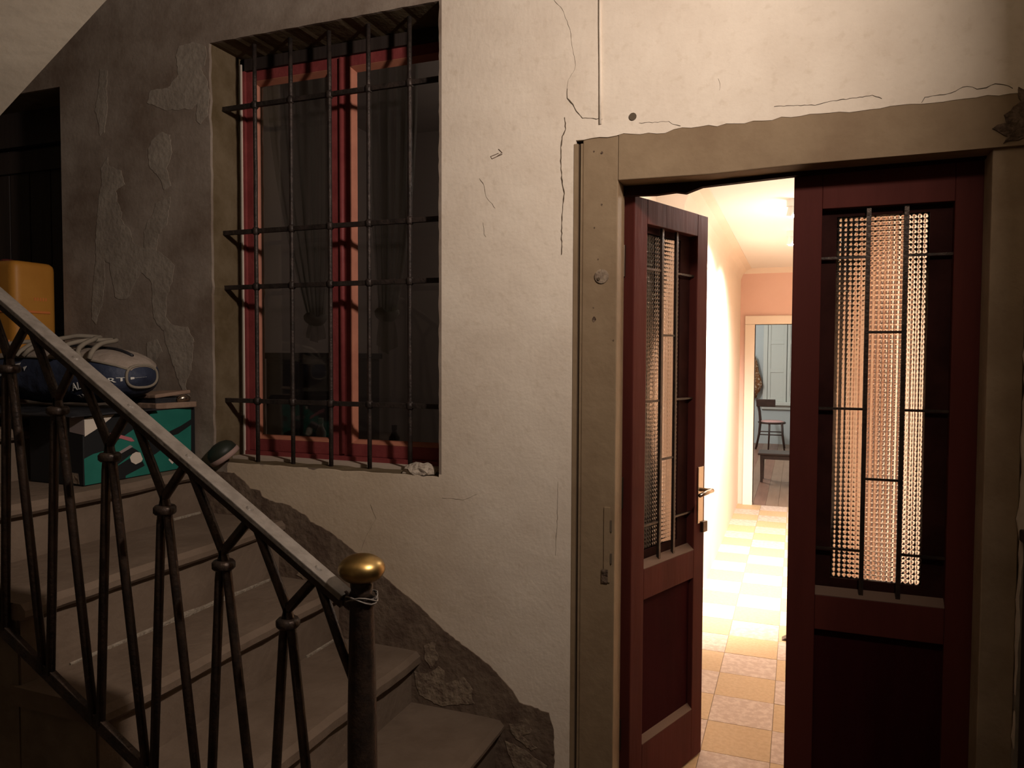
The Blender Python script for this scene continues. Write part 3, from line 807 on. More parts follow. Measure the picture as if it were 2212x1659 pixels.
mb.f.append(tuple(range(3*n, 4*n))); mb.f.append(tuple(range(n-1, -1, -1)))
mb.build('cloth', M['coat'], ct, smooth=True)
MB().tube([hp2+Vector((0.0, 0.10, 0.02)), hp2+Vector((0.0, 0.0, 0.015)), hp2+Vector((0.0, -0.01, 0.04))], 0.007, 8).build('hook', M['dark_metal'], ct)

# ================================================================== BARRED WINDOW
FYW = 0.165
w1 = empty('window_1', ((WX0+WX1)/2, FYW, WZ0), 'red painted two-casement window set deep in the wall behind iron bars', 'window', kind='structure')
def cas(x0, x1, z0, z1, wl, wr_, wt, wb_, parent, name):
    """a casement with chamfered glazing edge"""
    c = empty(name, ((x0+x1)/2, FYW, z0), None, None)
    c.location = c.location - parent.location
    c.parent = parent
    y0, y1 = FYW+0.012, FYW+0.052
    MB().box(x0, x0+wl, y0, y1, z0, z1).build('stile', M['red_paint'], c, bevel=0.003)
    MB().box(x1-wr_, x1, y0, y1, z0, z1).build('stile', M['red_paint'], c, bevel=0.003)
    MB().box(x0+wl, x1-wr_, y0, y1, z1-wt, z1).build('rail', M['red_paint'], c, bevel=0.003)
    MB().box(x0+wl, x1-wr_, y0, y1, z0, z0+wb_).build('rail', M['red_paint'], c, bevel=0.003)
    a0, a1, b0, b1 = x0+wl, x1-wr_, z0+wb_, z1-wt
    cw, yy = 0.016, y0+0.026
    # splayed glazing beads: left, right, bottom, top
    MB().hexa([(a0, y0, b0), (a0+0.001, y0, b0), (a0+cw, yy, b0), (a0, yy, b0), (a0, y0, b1), (a0+0.001, y0, b1), (a0+cw, yy, b1), (a0, yy, b1)]).build('glazing_bead', M['lit_chamfer'], c)
    MB().hexa([(a1-0.001, y0, b0), (a1, y0, b0), (a1, yy, b0), (a1-cw, yy, b0), (a1-0.001, y0, b1), (a1, y0, b1), (a1, yy, b1), (a1-cw, yy, b1)]).build('glazing_bead', M['lit_chamfer'], c)
    MB().hexa([(a0, y0, b0), (a1, y0, b0), (a1, yy, b0), (a0, yy, b0), (a0, y0, b0+0.001), (a1, y0, b0+0.001), (a1, yy, b0+cw), (a0, yy, b0+cw)]).build('glazing_bead', M['lit_chamfer'], c)
    MB().hexa([(a0, y0, b1-0.001), (a1, y0, b1-0.001), (a1, yy, b1-cw), (a0, yy, b1-cw), (a0, y0, b1), (a1, y0, b1), (a1, yy, b1), (a0, yy, b1)]).build('glazing_bead', M['lit_chamfer'], c)
    MB().box(a0, a1, yy, yy+0.004, b0, b1).build('glass_pane', M['glass'], c)
    return c
fx0, fx1 = WX0+0.004, WX1-0.002
fz0, fz1 = WZ0+0.004, WZ1-0.004
MB().box(fx0, fx0+0.018, FYW, FYW+0.07, fz0, fz1).build('window_frame', M['red_paint'], w1)
MB().box(fx0+0.001, fx0+0.008, FYW-0.006, FYW+0.01, fz0, fz1-0.02).build('white_edge', M['card_white'], w1)
MB().box(fx1-0.018, fx1, FYW, FYW+0.07, fz0, fz1).build('window_frame', M['red_paint'], w1)
MB().box(fx0, fx1, FYW, FYW+0.07, fz1-0.045, fz1).build('window_frame', M['black_wood'], w1)
MB().box(fx0, fx1, FYW-0.004, FYW+0.07, fz0, fz0+0.022).build('window_frame', M['red_paint'], w1)
xm = atY(734, 600, FYW+0.012).x + 0.012
c1 = cas(fx0+0.016, xm, fz0+0.022, fz1-0.045, 0.032, 0.052, 0.040, 0.048, w1, 'casement')
c2 = cas(xm+0.002, fx1-0.016, fz0+0.022, fz1-0.045, 0.034, 0.045, 0.040, 0.048, w1, 'casement')
MB().tube([(xm, FYW+0.012, fz0+0.03), (xm, FYW+0.012, fz1-0.05)], 0.011, 8).build('closing_bead', M['red_paint'], c1, smooth=True)
MB().box(WX0+0.002, WX1-0.002, 0.10, FYW+0.004, WZ0-0.003, WZ0+0.010).build('window_sill', M['sill_in'], w1)

# dim room behind the window
ix0, ix1, iy1 = -2.75, -0.80, 2.3
wi = MB().prism([[(ix0, 0.30, 0.2), (ix0, iy1, 0.2), (ix1, iy1, 0.2), (ix1, 0.30, 0.2), (ix1+0.08, 0.30, 0.2), (ix1+0.08, iy1+0.1, 0.2), (ix0-0.1, iy1+0.1, 0.2), (ix0-0.1, 0.30, 0.2)]], (0, 0, 2.8)).build('wall_inner', M['inner'])
tag(wi, 'unlit walls of the room behind the barred window', 'wall', kind='structure')
fi = MB().box(ix0-0.1, ix1+0.08, 0.30, iy1+0.1, 0.1, 0.2).build('floor_inner', M['inner'])
tag(fi, 'floor of the unlit room behind the barred window', 'floor', kind='structure')
ci = MB().box(ix0-0.1, ix1+0.08, 0.30, iy1+0.1, 3.0, 3.1).build('ceiling_inner', M['inner'])
tag(ci, 'ceiling of the unlit room behind the barred window', 'ceiling', kind='structure')

def curtain(top0, top1, knot, yk, tail, label):
    """sheer curtain gathered from a wide heading to a tied knot"""
    zt = WZ1-0.06
    c = empty('sheer_curtain', (knot.x, yk, tail), label, 'curtain', 'sheer curtains behind the barred window')
    def fn(u, v):
        x0 = top0 + (knot.x-0.035-top0)*(v**1.7)
        x1 = top1 + (knot.x+0.035-top1)*(v**2.2)
        amp = 0.022*(1-0.6*v)
        return Vector((x0+(x1-x0)*u, yk + amp*math.sin(u*PI*11+0.6*math.sin(u*7)) + 0.01*math.sin(u*PI*23), zt+(knot.z-zt)*v))
    MB().sheet(fn, 90, 24).build('gathered_cloth', M['sheer'], c, smooth=True)
    kb = MB()
    kb.tube([knot+Vector((0.028*math.cos(a), 0.03*math.sin(a), 0.01*math.sin(2*a))) for a in [2*PI*k/12 for k in range(12)]], 0.020, 8, closed=True)
    kb.build('knot', M['sheer'], c, smooth=True)
    def fn2(u, v):
        wd = 0.03+0.035*v*(1-0.5*v)
        return Vector((knot.x-wd+2*wd*u, yk+0.012*math.sin(u*PI*5), knot.z-0.01-(knot.z-tail)*v*(1-0.25*abs(u-0.5)*2)))
    MB().sheet(fn2, 24, 6).build('tail', M['sheer'], c, smooth=True)
    return c
yk = FYW+0.10
k1 = atY(682, 690, yk); k2 = atY(836, 680, yk)
curtain(atY(576, 150, yk).x, atY(722, 150, yk).x, k1, yk, atY(680, 735, yk).z, 'sheer curtain tied in a knot behind the left casement')
curtain(atY(790, 150, yk).x, atY(900, 150, yk).x, k2, yk, atY(830, 760, yk).z, 'sheer curtain tied in a knot behind the right casement')
# dark furniture and bottles seen through the glass
ya = 0.75
cabx0 = atY(572, 800, ya).x; cabx1 = atY(716, 800, ya).x
cabz = atY(640, 762, ya).z
cab = empty('dark_cabinet', ((cabx0+cabx1)/2, ya+0.2, 0.2), 'black cabinet in the unlit room, behind the left casement', 'cabinet')
MB().box(cabx0, cabx1+0.02, ya+0.012, ya+0.4, 0.2, cabz-0.03).build('body', M['inner_dark'], cab)
MB().box(cabx0-0.015, cabx1+0.035, ya-0.012, ya+0.41, cabz-0.03, cabz).build('cabinet_top', M['inner_dark'], cab, bevel=0.004)
for k in range(2):
    a = cabx0+0.01+k*(cabx1-cabx0)/2
    MB().box(a, a+(cabx1-cabx0)/2-0.01, ya, ya+0.014, 0.25, cabz-0.05).build('cabinet_door', M['inner_dark'], cab, bevel=0.006)
isz = WZ0+0.01
isill = MB().box(WX0, WX1, FYW+0.07, WT+0.06, WZ0-0.03, isz).build('trim_4', M['sill_in'])
tag(isill, 'inner window board behind the barred window', 'window board', kind='structure')
b1 = atY(693, 930, WT-0.0)
b2 = atY(852, 940, WT-0.0)
for (px, py0, m_, lab) in ((693, 903, 'bottle_pale', 'small pale bottle on the inner window board behind the left casement'), (852, 918, 'bottle_dark', 'small dark bottle on the inner window board behind the right casement')):
    bb = atY(px, py0, WT-0.01)
    h = bb.z-isz
    base = Vector((bb.x, WT-0.01, isz))
    bt = empty('bottle', base, lab, 'bottle', 'bottles on the inner window board')
    MB().lathe([(0.018, 0), (0.021, 0.004), (0.021, h*0.62), (0.010, h*0.78), (0.0095, h*0.86)], base, 14).build('bottle_body', M[m_], bt, smooth=True)
    MB().lathe([(0.011, h*0.86), (0.011, h)], base, 12).build('bottle_cap', M[m_], bt)

# iron grille
BY = 0.07
gr = empty('window_grille', ((WX0+WX1)/2, BY, WZ0), 'black iron grille of upright and cross bars let into the window reveal', 'grille')
vx = [atY(x, 500, BY).x for x in (553, 630, 713, 797, 885)]
hz = [(atY(487, a, BY).z + atY(945, b, BY).z)/2 for a, b in ((238, 169), (506, 470), (623, 604), (869, 873))]
for z in hz:
    MB().box(WX0-0.02, WX1+0.02, BY-0.007, BY+0.007, z-0.0085, z+0.0085).build('cross_bar', M['grille'], gr, bevel=0.001)
vtop, vbot = WZ1+0.0, WZ0-0.004
for x in vx:
    pts = [Vector((x + 0.0015*noise.noise(Vector((x*9, k, 0))), BY, vbot+(vtop-vbot)*k/10)) for k in range(11)]
    MB().tube(pts, 0.0082, 8).build('upright_bar', M['grille'], gr, smooth=True)
for z in hz:
    for x in vx:
        MB().lathe([(0.0095, -0.014), (0.0135, -0.009), (0.0135, 0.009), (0.0095, 0.014)], (x, BY, z), 10).build('collar', M['grille'], gr, smooth=True)

# things lying in the window recess
pc = atY(515, 990, 0.045)
bc = Vector((-2.045, 0.055, WZ0+0.012))
dish = empty('enamel_dish', (bc.x, bc.y, WZ0), 'dark green dish with a pale rim, tilted in the left corner of the window sill', 'dish')
tilt = Matrix.Rotation(math.radians(-26), 4, 'Y') @ Matrix.Rotation(math.radians(24), 4, 'X')
def lathe_tilted(prof, c, n, name, mkey, parent):
    mb = MB().lathe(prof, (0, 0, 0), n)
    mb.v = [c + (tilt @ p) for p in mb.v]
    return mb.build(name, M[mkey], parent, smooth=True)
dc = Vector((-2.036, -0.005, WZ0+0.030))
lathe_tilted([(0.050, -0.004), (0.058, 0.006), (0.054, 0.026), (0.040, 0.042), (0.018, 0.050)], dc, 22, 'dish_body', 'green_dark', dish)
lathe_tilted([(0.050, -0.016), (0.060, -0.012), (0.061, -0.001), (0.057, 0.007)], dc, 22, 'dish_rim', 'rim', dish)
pl_c = atY(905, 1020, 0.02)
random.seed(11)
lump = MB()
bmx = bmesh.new(); bmesh.ops.create_icosphere(bmx, subdivisions=3, radius=1.0)
for v_ in bmx.verts:
    p = v_.co
    k = 1+0.30*noise.noise(p*2.0)+0.12*noise.noise(p*6.0)
    v_.co = Vector((p.x*0.062*k, p.y*0.032*k, max(p.z, -0.35)*0.030*k))
lump.v = [Vector((-1.215, 0.030, WZ0+0.012))+v_.co for v_ in bmx.verts]
lump.f = [[v_.index for v_ in f_.verts] for f_ in bmx.faces]
bmx.free()
single('plaster_lump', lump, M['white_lump'], 'broken lump of pale plaster on the right end of the window sill', 'rubble')

# ================================================================== PLANK DOOR AT THE HEAD OF THE STEPS
d3 = empty('door_3', (-3.3, 0.2, 1.45), 'near-black plank door in the dark opening left of the damp wall', 'door', kind='structure')
for i in range(6):
    x1 = -2.93-i*0.135
    MB().box(x1-0.132, x1, 0.20, 0.235, 1.40, 2.44).build('plank', M['black_wood'], d3, bevel=0.004)
MB().box(-3.75, -2.90, 0.185, 0.20, 2.33, 2.43).build('cross_rail', M['black_wood'], d3, bevel=0.004)
MB().box(-3.75, -2.90, 0.185, 0.20, 1.60, 1.70).build('cross_rail', M['black_wood'], d3, bevel=0.004)
MB().box(-3.75, -2.875, 0.17, 0.30, 2.445, 2.60).build('door_head', M['black_wood'], d3)
MB().box(-2.925, -2.875, 0.24, 0.29, 1.40, 2.60).build('door_post', M['black_wood'], d3)

# ================================================================== STONE STAIRCASE
SY0 = -0.99
# nosing X, under-nosing z, tread top z, from the lowest step up
NOS = [(-0.690, 0.055, 0.095), (-0.884, 0.252, 0.292), (-1.197, 0.424, 0.478), (-1.492, 0.624, 0.672), (-1.752, 0.838, 0.884), (-2.102, 1.020, 1.063), (-2.440, 1.205, 1.250), (-3.060, 1.405, 1.455)]
st = empty('staircase', (-1.6, -0.5, HZ), 'worn stone steps climbing to the left along the wall', 'stairs')
for k, (x, zu, zt) in enumerate(NOS):
    xb = NOS[k+1][0]-0.06 if k+1 < len(NOS) else -4.19
    zlow = NOS[k-1][2] if k else HZ
    # tread slab with a wavering worn nosing
    mb = MB()
    n = 28
    ys = [SY0-0.012 + (-0.002-(SY0-0.012))*i/n for i in range(n+1)]
    vs = []
    for y in ys:
        wv = 0.012*noise.noise(Vector((y*3.1, k*3.7, 0))) + 0.005*noise.noise(Vector((y*13, k, 2)))
        dz = 0.006*noise.noise(Vector((y*2.3, k*1.9, 5)))
        vs += [(xb, y, zt), (x-0.06, y, zt-0.002), (x-0.018+wv, y, zt-0.005+dz), (x-0.002+wv, y, zt-0.020+dz), (x-0.002+wv, y, zu+0.010+dz), (x-0.012+wv, y, zu+dz), (x-0.06, y, zu), (xb, y, zu)]
    fs = []
    for i in range(n):
        for j in range(8):
            fs.append((i*8+j, i*8+(j+1) % 8, (i+1)*8+(j+1) % 8, (i+1)*8+j))
    fs.append(tuple(range(8))); fs.append(tuple(range(n*8+7, n*8-1, -1)))
    mb.add(vs, fs)
    step = mb.build('stone_step', M['stone'], st, smooth=False)
    xr = x-0.034
    MB().sheet(lambda u, v: Vector((0, 0, 0)), 1, 1)
    MB().box(xb, xr, SY0, -0.002, zlow-0.03, zu+0.002).build('riser', M['stone'], step)
    if k in (2, 3, 4):     # pale mortar squeezed out where the next riser stands on the tread
        xj = NOS[k+1][0]-0.034
        q = []; rs = []
        ysp = {2: (-0.20, -0.02), 3: (-0.86, -0.06), 4: (-0.08, -0.02)}[k]
        if k == 4: ysp = (-0.16, -0.03)
        m_ = 40
        for i in range(m_+1):
            y = ysp[0]+(ysp[1]-ysp[0])*i/m_
            q.append(Vector((xj+0.002, y, zt+0.002)))
            rs.append(0.004+0.022*max(0, noise.noise(Vector((y*6, k*5, 1)))+0.35)*(0.12+0.9*math.exp(-((y+0.42)/0.2)**2)) if k == 3 else 0.006)
        MB().tube(q, rs, 6).build('mortar_joint', M['mortar'], step)
MB().box(-3.74, -2.88, -0.002, 0.165, 1.31, 1.453).build('landing_sill', M['stone'], st)
# rendered side of the stair
sd = [(-0.70, SY0+0.001, HZ)]
for k, (x, zu, zt) in enumerate(NOS):
    sd += [(x-0.036, SY0+0.001, NOS[k-1][2]-0.03 if k else HZ), (x-0.036, SY0+0.001, zu)]
sd += [(-4.19, SY0+0.001, NOS[-1][1]), (-4.19, SY0+0.001, HZ)]
MB().prism([sd[1:]], (0, 0.02, 0))
sidem = MB()
for k, (x, zu, zt) in enumerate(NOS):
    xb = NOS[k+1][0]-0.034 if k+1 < len(NOS) else -4.19
    sidem.box(xb, x-0.040, SY0-0.004, SY0+0.02, HZ, zu-0.002)
sidem.build('stair_side', M['stone_side'], st)

# upper flight overhead, seen from below at the top left
UY = -1.062
e0 = atY(230, 0, UY); e1 = atY(0, 250, UY)
slope = (e0.z-e1.z)/(e0.x-e1.x)
def soff(x): return e0.z + slope*(x-e0.x)
uf = empty('upper_staircase', (-1.5, -1.5, soff(-1.5)), 'pale plastered underside of the upper flight of stairs, overhead at the top left', 'stairs')
xa, xz = -2.95, 0.30
MB().prism([[(xa, UY, soff(xa)), (xz, UY, soff(xz)), (xz, UY, soff(xz)+0.16), (xa, UY, soff(xa)+0.16)]], (0, -1.05, 0)).build('soffit', M['plaster'], uf)
nst = 8
for i in range(nst):
    a = xa+(xz-xa)*i/nst; b = xa+(xz-xa)*(i+1)/nst
    zt = soff(b)+0.17
    MB().prism([[(a, UY, soff(a)+0.15), (b, UY, soff(b)+0.15), (b, UY, zt+0.01), (a, UY, zt+0.01)]], (0, -1.05, 0)).build('stone_step', M['stone'], uf)

# ================================================================== IRON STAIR RAILING
RY_ = -1.012
def rp(x, y): return atY(x, y, RY_)
rl = empty('stair_railing', (-1.3, RY_, 0.2), 'black iron stair railing with forked balusters and a grey handrail', 'railing')
ra = rp(0, 638); rb_ = rp(400, 976); rc = rp(738, 1278)
dirv = (rc-ra).normalized()
ra2 = ra - dirv*0.40
MB().bar(ra2, rc+dirv*0.012, 0.040, 0.012).build('handrail', M['rail'], rl, bevel=0.002)
MB().bar(ra2-Vector((0, 0, 0.016)), rc-Vector((0, 0, 0.016))+dirv*0.01, 0.026, 0.016).build('under_rail', M['iron'], rl)
MB().tube([rc-Vector((0, 0, 0.006)), rc+dirv*0.022+Vector((0, 0, -0.008)), rc+dirv*0.045+Vector((0, 0, -0.006)), rc+dirv*0.060+Vector((0, 0, 0.010))], [0.012, 0.014, 0.013, 0.010], 8).build('rail_scroll', M['iron'], rl, smooth=True)
nrm = dirv.cross(Vector((0, 1, 0))).normalized()
if nrm.z < 0: nrm = -nrm
for px, py in ((688, 1228), (540, 1098), (410, 984), (284, 876), (163, 775)):
    p = rp(px, py)
    t_ = (p-ra).dot(dirv)
    c_ = ra+dirv*t_+nrm*0.006
    MB().tube([c_, c_+nrm*0.003], [0.009, 0.006], 10).build('rivet', M['rail'], rl)
A = [(685,1252),(545,1120),(405,1003),(282,888),(163,788),(62,700)]
Cc = [(622,1345),(483,1220),(356,1101),(237,987),(125,887),(20,797)]
A3 = [rp(*p) for p in A]; C3 = [rp(*p) for p in Cc]
dA = (A3[-1]-A3[1])/4.0; dC = (C3[-1]-C3[1])/4.0
A3.append(A3[-1]+dA); C3.append(C3[-1]+dC); A3.append(A3[-1]+dA); C3.append(C3[-1]+dC)
Bp = [rp(325, 1672), rp(211, 1564), rp(103, 1455), rp(6, 1358)]       # feet on the bottom rail
dB = (Bp[3]-Bp[0])/3.0
Bl = [Bp[0]-dB*3, Bp[0]-dB*2, Bp[0]-dB] + Bp + [Bp[-1]+dB, Bp[-1]+dB*2, Bp[-1]+dB*3]
# bottom rail
b_dir = dB.normalized()
MB().bar(Bl[-1]+b_dir*0.2, Bl[0]-b_dir*0.10, 0.016, 0.030).build('bottom_rail', M['iron'], rl, bevel=0.002)
RB = 0.0105
def baluster(pts):
    q = []
    for a, b, c in zip(pts[:-2], pts[1:-1], pts[2:]): pass
    MB().tube(pts, RB, 8).build('baluster', M['iron'], rl, smooth=True)
HALF = Vector((0.011, 0, 0))
for i, c in enumerate(C3):
    below = c-Vector((0, 0, 0.03))
    # left rod: comes down from the apex on the right, passes the collar, runs to the foot on the left of this collar
    fl_ = Bl[i] if i < len(Bl) else None
    # foot indices: collar i stands over feet i (right, lower) and i+1 (left, higher)
    footR = Bl[i]; footL = Bl[i+1]
    a_right = A3[i]
    baluster([a_right-Vector((0.004, 0, 0.0)), c-HALF*0.2+Vector((0.004, 0, 0.03)), c-HALF*0.6, below-HALF, footL+Vector((0.010, 0, 0))])
    if i+1 < len(A3):
        a_left = A3[i+1]
        baluster([a_left+Vector((0.004, 0, 0)), c+HALF*0.2+Vector((-0.004, 0, 0.03)), c+HALF*0.6, below+HALF, footR-Vector((0.010, 0, 0))])
    MB().lathe([(0.020, -0.010), (0.0245, -0.005), (0.0245, 0.005), (0.020, 0.010)], c, 12).build('collar', M['iron'], rl, smooth=True)
# first rod beside the newel
baluster([A3[0]+Vector((0.004, 0, 0)), rp(735, 1390), rp(768, 1478)])
# newel post
nb = rp(781, 1300)
nx = nb.x
NZ0 = NOS[0][2]
NY = RY_+0.075
nx = rp(782, 1450).x
zt_ = rp(780, 1288).z
MB().lathe([(0.052, NZ0), (0.052, NZ0+0.02), (0.036, NZ0+0.04), (0.031, NZ0+0.15), (0.029, zt_-0.25), (0.024, zt_-0.02), (0.029, zt_-0.006), (0.029, zt_)], (nx, RY_, 0), 14).build('newel_post', M['iron'], rl, smooth=True)
kz = rp(778, 1228).z
MB().lathe([(0.026, zt_), (0.021, zt_+0.012), (0.023, kz-0.028), (0.020, kz-0.02)], (nx, RY_, 0), 14).build('newel_neck', M['iron'], rl, smooth=True)
prof = [(0.046*math.cos(a), kz+0.029*math.sin(a)) for a in [(-PI/2*0.93)+PI*0.93*k/14 for k in range(15)]]
MB().lathe(prof, (nx, RY_, 0), 24).build('brass_knob', M['brass'], rl, smooth=True)
wr2 = []
for k in range(40):
    a = 2*PI*k/16
    wr2.append(Vector((nx+0.031*math.cos(a), RY_+0.031*math.sin(a), zt_-0.002+0.008*math.sin(k*0.7))))
MB().tube(wr2, 0.0016, 5).build('wire_binding', M['rail'], rl, smooth=True)

# ================================================================== THINGS ON THE STEPS
# big printed carton
cz0 = 1.063
CXR, CXL, CYF, CYB = -2.168, -2.415, -0.497, -0.012
ctz = 1.292
cn = empty('tool_carton', ((CXR+CXL)/2, (CYF+CYB)/2, cz0), 'black and teal printed carton with a white sticker, standing on an upper step', 'carton')
MB().box(CXL, CXR, CYF, CYB, cz0, ctz).build('carton_body', M['card_black'], cn, bevel=0.003)
def printx(pts, mkey, name, lift, off=(180, 860), s=8.296):
    q = [atX(off[0]+x/s, off[1]+y/s, CXR+lift) for x, y in pts]
    q = [Vector((p.x, min(max(p.y, CYF+0.002), CYB-0.002), min(max(p.z, cz0+0.002), ctz-0.002))) for p in q]
    MB().prism([q], (-0.0004, 0, 0)).build(name, M[mkey], cn)
printx([(10,1090),(180,1000),(370,950),(480,850),(700,700),(900,560),(1060,420),(1260,230),(1930,120),(1930,1230),(1730,1260),(30,1610)], 'card_teal', 'teal_print', 0.0012)
printx([(380,1090),(530,1060),(870,880),(960,930),(1010,970),(840,1020),(560,1240),(590,1480),(370,1500)], 'card_black', 'black_print', 0.002)
printx([(560,1250),(830,1080),(860,1140),(940,1190),(1060,1130),(1100,1210),(760,1390),(760,1450),(600,1490)], 'card_black', 'black_print', 0.002)
printx([(1100,800),(1240,740),(1420,690),(1520,780),(1400,920),(1280,1010),(1180,1010)], 'card_black', 'black_print', 0.002)
printx([(1540,600),(1740,500),(1930,380),(1930,480),(1700,640),(1600,670)], 'card_black', 'black_print', 0.002)
printx([(380,620),(560,630),(860,710),(920,770),(860,780),(680,725),(410,705)], 'card_pink', 'pink_stripe', 0.0028)
printx([(530,1030),(840,840),(890,870),(560,1065)], 'card_grey', 'grey_stripe', 0.0028)
printx([(1070,660),(1130,640),(1320,610),(1400,660),(1180,735),(1080,720)], 'card_grey', 'grey_stripe', 0.0028)
printx([(835,1060),(880,1000),(945,965),(1020,975),(1065,1090),(1040,1140),(940,1188),(860,1145)], 'card_white', 'hexagon_label', 0.0034)
printx([(1525,1105),(1605,1020),(1680,1090),(1595,1180)], 'card_white', 'diamond_mark', 0.0034)
printx([(1710,1075),(1745,1035),(1795,1095),(1770,1130)], 'card_white', 'diamond_mark', 0.0034)
printx([(985,460),(1060,425),(1040,520),(1010,530)], 'card_white', 'diamond_mark', 0.0034)
printx([(18,370),(140,340),(560,290),(480,370),(360,470),(200,580),(25,690)], 'card_white', 'sticker', 0.0034)
sp_ = [atY(x, y, CYF-0.0012) for x, y in ((150, 897), (181, 899), (181, 940), (150, 933))]
MB().prism([sp_], (0, 0.0008, 0)).build('sticker', M['card_grey'], cn)  # front half of the white sticker, its shade put into a grey colour
sp_ = [atY(x, y, CYF-0.0012) for x, y in ((150, 1020), (168, 1023), (171, 1046), (150, 1043))]
MB().prism([sp_], (0, 0.0008, 0)).build('sticker', M['dado_peel'], cn)

# black plastic sheet thrown over the carton
def sheetfn(top):
    def fn(u, v):
        x = -2.88+0.74*u; y = -0.555+0.355*v
        h = 0.013+0.009*noise.noise(Vector((x*6, y*6, 1)))+0.006*noise.noise(Vector((x*17, y*17, 3)))
        edge = min(u, 1-u, v, 1-v)
        h *= min(1, edge*7+0.3)
        return Vector((x, y+0.02*noise.noise(Vector((x*5, 0, 4))), ctz+0.001+(h if top else 0)))
    return fn
bs = MB()
bs.sheet(sheetfn(True), 40, 22)
n0 = len(bs.v)
bs.sheet(sheetfn(False), 40, 22)
rim = [i for i in range(41)] + [j*41+40 for j in range(1, 23)] + [22*41+i for i in range(39, -1, -1)] + [j*41 for j in range(21, 0, -1)]
for a, b in zip(rim, rim[1:]+rim[:1]): bs.f.append((a, b, n0+b, n0+a))
single('plastic_sheet', bs, M['black_plastic'], 'crumpled black plastic sheet lying over the top of the printed carton', 'sheet', smooth=True)

# sports bag lying on the sheet
bx0, bx1 = -2.84, -2.105
bagc = Vector(((bx0+bx1)/2, -0.305, ctz+0.027))
bg = empty('sports_bag', bagc, 'navy sports bag with a cream top and grey straps, lying on the black sheet', 'bag')
HL, HW, HH = (bx1-bx0)/2, 0.140, 0.098
def bagpt(u, a, grow=0.0):
    """u: -1..1 along the bag, a: angle round it (0 = front, pi/2 = top)"""
    e = (1-abs(u)**6.0)**0.5 if abs(u) < 1 else 0.0
    sag = 0.88+0.12*math.cos(u*2.2)
    cs, sn = math.cos(a), math.sin(a)
    r = 1.0/((abs(cs)**2.6+abs(sn)**2.6)**(1/2.6))
    p = Vector((u*HL, -cs*r*(HW*e+grow), HH+sn*r*(HH*e*sag+grow)))
    wr = 0.006*noise.noise(Vector((p.x*9, p.y*9, p.z*14)))*e
    return bagc + p + Vector((0, wr, wr))
def bag_strip(a0, a1, grow, nu=48, na=24, u0=-1.0, u1=1.0):
    return MB().sheet(lambda i, j: bagpt(u0+(u1-u0)*i, a0+(a1-a0)*j, grow), nu, na)
bag_strip(0, 2*PI, 0.0, 56, 40).build('bag_body', M['navy'], bg, smooth=True)
bag_strip(PI*0.20, PI*0.80, 0.0025, 48, 20, -0.975, 0.975).build('top_panel', M['cream'], bg, smooth=True)
MB().tube([bagpt(0.965, a, 0.003) for a in [PI*2*k/30 for k in range(30)]], 0.005, 6, closed=True).build('piping', M['strap'], bg, smooth=True)
MB().tube([bagpt(u, PI*0.20, 0.004) for u in [-0.97+1.94*k/30 for k in range(31)]], 0.004, 6).build('piping', M['strap'], bg, smooth=True)
def strap(u0, u1, amp, seed):
    q = []
    for k in range(25):
        t_ = k/24
        u = u0+(u1-u0)*t_
        a = PI*(0.16+0.42*math.sin(t_*PI))
        p = bagpt(u, a, 0.012) + Vector((0.02*noise.noise(Vector((t_*5, seed, 0))), 0.03*noise.noise(Vector((t_*4, seed, 7))), 0.012+amp*math.sin(t_*PI)))
        q.append(p)
    MB().tube(q, 0.0085, 6).build('strap', M['strap'], bg, smooth=True)
strap(0.30, 0.72, 0.012, 3); strap(-0.1, 0.62, 0.02, 9); strap(-0.75, -0.2, 0.01, 5)
zp = MB().tube([bagpt(u, PI*0.5, 0.006) for u in [-0.85+1.7*k/24 for k in range(25)]], 0.006, 6)
zp.build('zip', M['black_plastic'], bg, smooth=True)
def lettering(text, size, u, a, mkey, name, stretch=1.0):
    cu = bpy.data.curves.new(name, 'FONT'); cu.body = text; cu.size = size; cu.extrude = 0.0006
    tmp = bpy.data.objects.new(name, cu); COL.objects.link(tmp)
    dg = bpy.context.evaluated_depsgraph_get()
    me = bpy.data.meshes.new_from_object(tmp.evaluated_get(dg))
    bpy.data.objects.remove(tmp)
    mb = MB()
    for v_ in me.vertices:
        uu = u + v_.co.x*stretch/HL
        aa = a + (v_.co.y + 0.10*v_.co.x)/HH
        p = bagpt(uu, aa, 0.004+v_.co.z)
        mb.v.append(p)
    mb.f = [list(p.vertices) for p in me.polygons]
    bpy.data.meshes.remove(me)
    return mb.build(name, M[mkey], bg, fix=False)
TU = (atY(184, 848, -0.43).x-bagc.x)/HL
lettering('ALDWORTH', 0.036, TU-0.12, -PI*0.15, 'print', 'lettering', 0.92)
lettering('BAGS', 0.022, TU-0.10, -PI*0.25, 'print_dim', 'lettering', 1.1)
# white flash and check mark printed on the front
for pts in ([(-0.62, -0.02), (-0.40, 0.07), (-0.385, 0.03), (-0.52, -0.03)], [(-0.60, -0.24), (-0.52, -0.28), (-0.385, 0.03), (-0.405, 0.06), (-0.52, -0.22)], [(-0.27, 0.36), (-0.15, 0.44), (-0.21, 0.12)], [(-0.10, 0.30), (-0.055, 0.34), (-0.08, 0.18)]):
    MB().prism([[bagpt(u, a, 0.004) for u, a in pts]], (0, 0.001, 0)).build('printed_flash', M['print'], bg)

